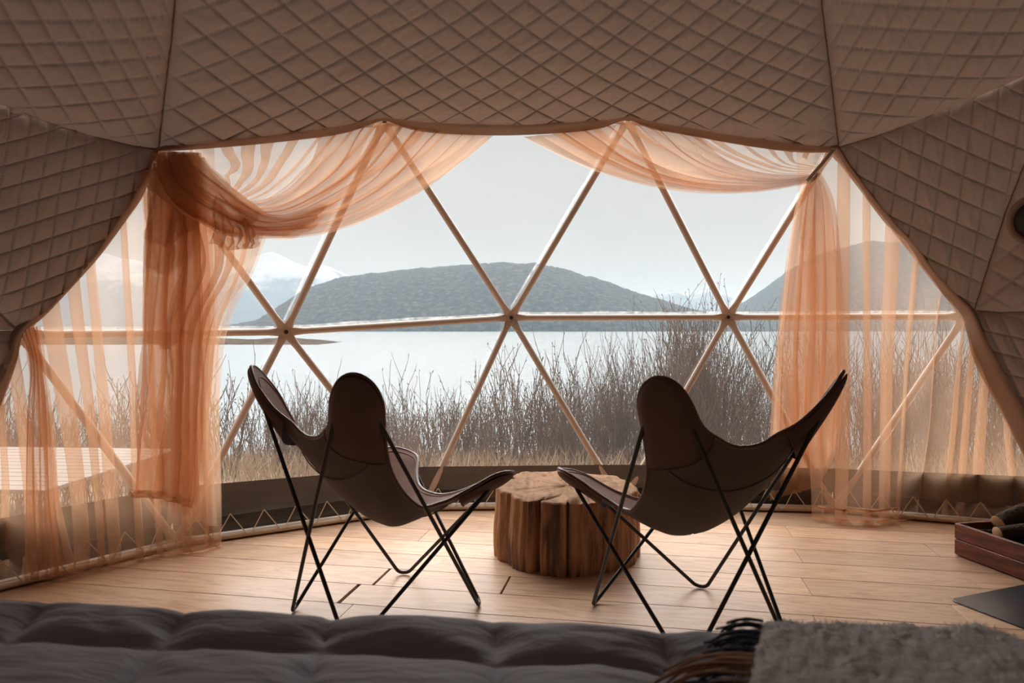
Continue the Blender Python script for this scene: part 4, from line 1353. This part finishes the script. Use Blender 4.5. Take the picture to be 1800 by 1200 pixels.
# ------------------------------------------------------------------ steel hearth plate
pc = atz(1668, 1055)[:2]
d1 = atz(1800, 1029)[:2] - pc; d1 /= np.linalg.norm(d1)
d2 = atz(1800, 1117)[:2] - pc; d2 /= np.linalg.norm(d2)
d2 = d2 - d1 * (d1 @ d2) * .9; d2 /= np.linalg.norm(d2)
corner = [pc, pc + d1 * 1.0, pc + d1 * 1.0 + d2 * .95, pc + d2 * .95]
out = fillet([np.array([*p, 0]) for p in corner], .035, True, 6)[:, :2]
n = len(out)
cenp = out.mean(0)
def inset(p, d): return p + (cenp - p) / np.linalg.norm(cenp - p, axis=1)[:, None] * d
lay = [(out, .0005), (out, .0045), (inset(out, .0015), .006)]
V = np.concatenate([np.column_stack([p - cenp, np.full(n, z)]) for p, z in lay])
F = grid_faces(3, n, True).tolist() + [list(range(2 * n, 3 * n)), list(range(n - 1, -1, -1))]
plate = mesh_obj('hearth_plate', V, F, M['plate'], None, smooth=False, loc=(cenp[0], cenp[1], 0))
tag(plate, 'black steel hearth plate lying on the boards near the crate', 'plate')

# ------------------------------------------------------------------ outdoors
LAKE = -2.0
def ground_z(x, y):
    t = np.clip((y - 5.0) / 15.0, 0, 1)
    return -.35 - (-.35 - LAKE) * (t * t * (3 - 2 * t)) * 1.12
gx = np.linspace(-45, 45, 120); gy = np.concatenate([np.linspace(-6, 4, 8), np.linspace(4.3, 30, 90)])
GX, GY = np.meshgrid(gx, gy)
GZ = ground_z(GX, GY) + .10 * noise2(GX * .6, GY * .6, 3, 3) - .1
ground = grid_obj('ground', np.stack([GX, GY, GZ], -1), M['ground'])
tag(ground, 'dry tan bank sloping down to the lake', kind='structure')
lake = mesh_obj('lake', [(-6000, 9, LAKE), (6000, 9, LAKE), (6000, 9000, LAKE), (-6000, 9000, LAKE)], [(0, 1, 2, 3)], M['water'], smooth=False)
tag(lake, 'pale lake water below the wooded hill', kind='structure')

def ridge_land(name, sil, y0, y1, mat, label, seed, rough=.06, nx=260, ny=40, kind='structure'):
    """land whose crest follows a skyline given at depth y1; its foot meets the water at y0"""
    px = np.array([s[0] for s in sil], float); py = np.array([s[1] for s in sil], float)
    qx = np.linspace(px[0], px[-1], nx)
    top = np.interp(qx, px, py)
    ker = np.ones(5) / 5
    X1 = (qx - 900) / FPX * y1; Z1 = CAM_H + (HOR - top) / FPX * y1
    f = np.linspace(0, 1.5, ny)
    FF, XI = np.meshgrid(f, np.arange(nx), indexing='ij')
    Yy = y0 + (y1 - y0) * FF
    Xx = X1[None] * (.55 + .45 * (Yy / y1))
    prof = np.where(FF <= 1, np.sin(np.clip(FF, 0, 1) * PI / 2) ** .85, 1 - ((FF - 1) * 1.2) ** 2)
    hh = np.maximum(Z1 - LAKE, .01)
    Zz = LAKE - .01 * hh[None] + hh[None] * prof * (1 + rough * noise2(XI * .11, FF * 5, seed, 4) * np.clip(FF * 3, 0, 1) * np.clip(np.abs(1 - FF) * 6, .12, 1))
    Zz += hh.max() * .012 * noise2(XI * 1.3, FF * 30, seed + 4, 2) * np.clip(FF * 4, 0, 1)
    o = grid_obj(name, np.stack([Xx, Yy, Zz], -1), mat)
    return tag(o, label, kind=kind)
ridge_land('hill_1', [(395, 583), (430, 574), (500, 556), (528, 527), (560, 504), (600, 490), (660, 481), (720, 474), (790, 468), (850, 465), (880, 461), (905, 463), (960, 468), (1000, 476), (1030, 487), (1080, 503), (1130, 520), (1180, 536), (1240, 552), (1320, 584)], 1500, 2100, M['hill'], 'broad wooded hill across the lake behind the middle hub', 3, .05, 420, 70)
ridge_land('hill_2', [(1215, 584), (1280, 552), (1330, 517), (1375, 485), (1430, 448), (1520, 425), (1620, 430), (1750, 450), (2000, 470), (2300, 560)], 1900, 2700, M['hill'], 'wooded hill rising behind the tied drape', 8, .05, 260, 60)
ridge_land('mountain_1', [(-300, 470), (0, 430), (200, 450), (300, 470), (380, 490), (430, 478), (455, 462), (490, 452), (520, 462), (548, 470), (575, 466), (600, 478), (640, 500), (700, 540), (760, 580)], 4200, 6000, M['snow'], 'hazy snow-streaked mountains beyond the wooded hill', 5, .10, 300, 60)
ridge_land('mountain_2', [(1060, 580), (1110, 540), (1150, 516), (1172, 510), (1200, 524), (1230, 512), (1262, 518), (1300, 535), (1400, 580)], 5200, 7000, M['snow'], 'faint far mountains in the gap between the hills', 9, .10, 160, 40)
ridge_land('spit_hill', [(-200, 588), (250, 592), (380, 594), (440, 597), (500, 593), (540, 596), (575, 600), (592, 604)], 150, 175, M['spit'], 'low brown spit of land reaching into the lake', 12, .3, 200, 16)

# haze over the lake
hz = NT('lake_haze')
vs = hz.n('ShaderNodeVolumeScatter'); vs.inputs['Color'].default_value = (.60, .85, 1.0, 1); vs.inputs['Density'].default_value = 1.15e-4
hz.l(vs.outputs[0], hz.out.inputs['Volume'])
V, F = box_geo(12000, 8900, 420)
haze = mesh_obj('haze', V, F, hz.m, None, smooth=False, loc=(0, 4560, 205))
tag(haze, 'thin bluish haze hanging over the far shore', kind='stuff')

# deck outside the left sheer
deck = tag(empty('deck', (-2.9, 5.1, 0)), 'pale weathered board deck outside behind the left sheer curtain', 'deck')
dk0 = math.radians(50)
for k in range(12):
    o = box_obj('deck_board', (3.6, .135, .03), (-2.15 + .0 * k, -.1 + .145 * k, -.05), M['deck'], deck, 0, .004)
deck.rotation_euler = (0, 0, math.radians(-4))

# bare shrubs
def shrub_mesh(name, seed, h, stems, spread, mat, buds=True):
    r = random.Random(seed)
    VV_, FF_ = [], []; base = 0
    def twig(path, r0, r1):
        nonlocal base
        path = np.array(path)
        V, F = tube_geo(path, np.linspace(r0, r1, len(path)), 3)
        VV_.append(V); FF_.append(F + base); base += len(V)
    def bud(p, d, s):
        nonlocal base
        d = d / (np.linalg.norm(d) + 1e-9); u_ = np.cross(d, [.3, .5, .8]); u_ /= np.linalg.norm(u_) + 1e-9; w_ = np.cross(d, u_)
        V = np.array([p, p + d * s + u_ * s * .35, p + d * s - u_ * s * .2 + w_ * s * .3, p + d * s - u_ * s * .2 - w_ * s * .3, p + d * s * 2.2])
        F = np.array([[0, 1, 2, 2], [0, 2, 3, 3], [0, 3, 1, 1], [4, 2, 1, 1], [4, 3, 2, 2], [4, 1, 3, 3]])
        VV_.append(V); FF_.append(F + base); base += 5
    for s in range(stems):
        az = r.uniform(0, 2 * PI); lean = abs(r.gauss(0, spread)); L = h * r.uniform(.55, 1.08)
        p = np.array([r.gauss(0, .16), r.gauss(0, .16), -.1]); d = np.array([math.cos(az) * lean, math.sin(az) * lean, 1.0]); d /= np.linalg.norm(d)
        path = [p.copy()]; nseg = 9
        for k in range(nseg):
            d = d + np.array([r.gauss(0, .07), r.gauss(0, .07), .05]); d /= np.linalg.norm(d)
            p = p + d * L / nseg; path.append(p.copy())
            if k >= 2 and r.random() < .75:
                td = d + np.array([r.gauss(0, .45), r.gauss(0, .45), r.uniform(0, .2)]); td /= np.linalg.norm(td)
                q = p.copy(); tp2 = [q.copy()]; tl = L * r.uniform(.10, .32)
                for m in range(4):
                    td = td + np.array([r.gauss(0, .1), r.gauss(0, .1), .12]); td /= np.linalg.norm(td)
                    q = q + td * tl / 4; tp2.append(q.copy())
                    if buds and r.random() < .45: bud(q, td + np.array([r.gauss(0, .4), r.gauss(0, .4), 0]), r.uniform(.014, .024))
                twig(tp2, .0048, .0026)
            if buds and k > 4 and r.random() < .8: bud(p, d + np.array([r.gauss(0, .5), r.gauss(0, .5), 0]), r.uniform(.010, .02))
        twig(path, r.uniform(.007, .011), .003)
    V = np.concatenate(VV_); 
    quads = [f for f in np.concatenate(FF_).tolist()]
    quads = [q if q[2] != q[3] else q[:3] for q in quads]
    me = bpy.data.meshes.new(name); me.from_pydata(V.tolist(), [], quads); me.materials.append(mat)
    return me
tall = [shrub_mesh('bare_shrub', 100 + k, 2.3, 36, .24, M['twig']) for k in range(5)]
low = [shrub_mesh('bare_shrub', 200 + k, 1.35, 28, .30, M['twig']) for k in range(5)]
def place_shrub(meshes, x, y, sc, label, group):
    o = bpy.data.objects.new('bare_shrub', random.choice(meshes))
    o.location = (x, y, float(ground_z(np.array(x), np.array(y))) - .12)
    o.rotation_euler = (0, 0, random.uniform(0, 2 * PI)); o.scale = (sc, sc, sc * random.uniform(.92, 1.06))
    link(o); tag(o, label, 'shrub', group)
rs = random.Random(42)
for k in range(66):     # thicket on the right of the view
    y = rs.uniform(8.0, 13.5); px = rs.uniform(980, 2050)
    x = (px - 900) / FPX * y
    h = .86 if px > 1150 else .5 + .36 * (px - 980) / 170
    place_shrub(tall, x, y, h * rs.uniform(.8, 1.1), 'tall bare brown willow shrub in the thicket between the window and the lake', 'tall bare willow shrubs outside')
for k in range(60):
    y = rs.uniform(8.5, 15.5); px = rs.uniform(-150, 1040)
    x = (px - 900) / FPX * y
    place_shrub(low, x, y, rs.uniform(.72, 1.12) * (1.05 if px > 650 else .95), 'low bare brown shrub on the bank below the hill', 'low bare shrubs outside')
# dry grass
gr_ = np.random.default_rng(77); ng_ = 26000
gyv = gr_.uniform(5.5, 18, ng_); gxv = gr_.uniform(-1.0, 1.05, ng_) * gyv * .85
gzv = ground_z(gxv, gyv) - .12; gl = gr_.uniform(.12, .5, ng_); lean = gr_.normal(0, .35, (ng_, 2))
p0 = np.stack([gxv, gyv, gzv], 1); p1 = p0 + np.stack([lean[:, 0] * gl * .4, lean[:, 1] * gl * .4, gl * .6], 1); p2 = p0 + np.stack([lean[:, 0] * gl, lean[:, 1] * gl, gl * .95], 1)
sd = np.stack([np.full(ng_, .0035), gr_.normal(0, .001, ng_), np.zeros(ng_)], 1)
V = np.stack([p0 - sd, p0 + sd, p1 + sd * .8, p1 - sd * .8, p2], 1).reshape(-1, 3)
bi = (np.arange(ng_) * 5)[:, None]
F = np.concatenate([bi + [0, 1, 2], bi + [0, 2, 3], bi + [3, 2, 4]])
gs = mesh_obj('dry_grass', V, F, M['straw'], None, smooth=False)
tag(gs, 'dry straw-coloured grass covering the bank', kind='stuff')
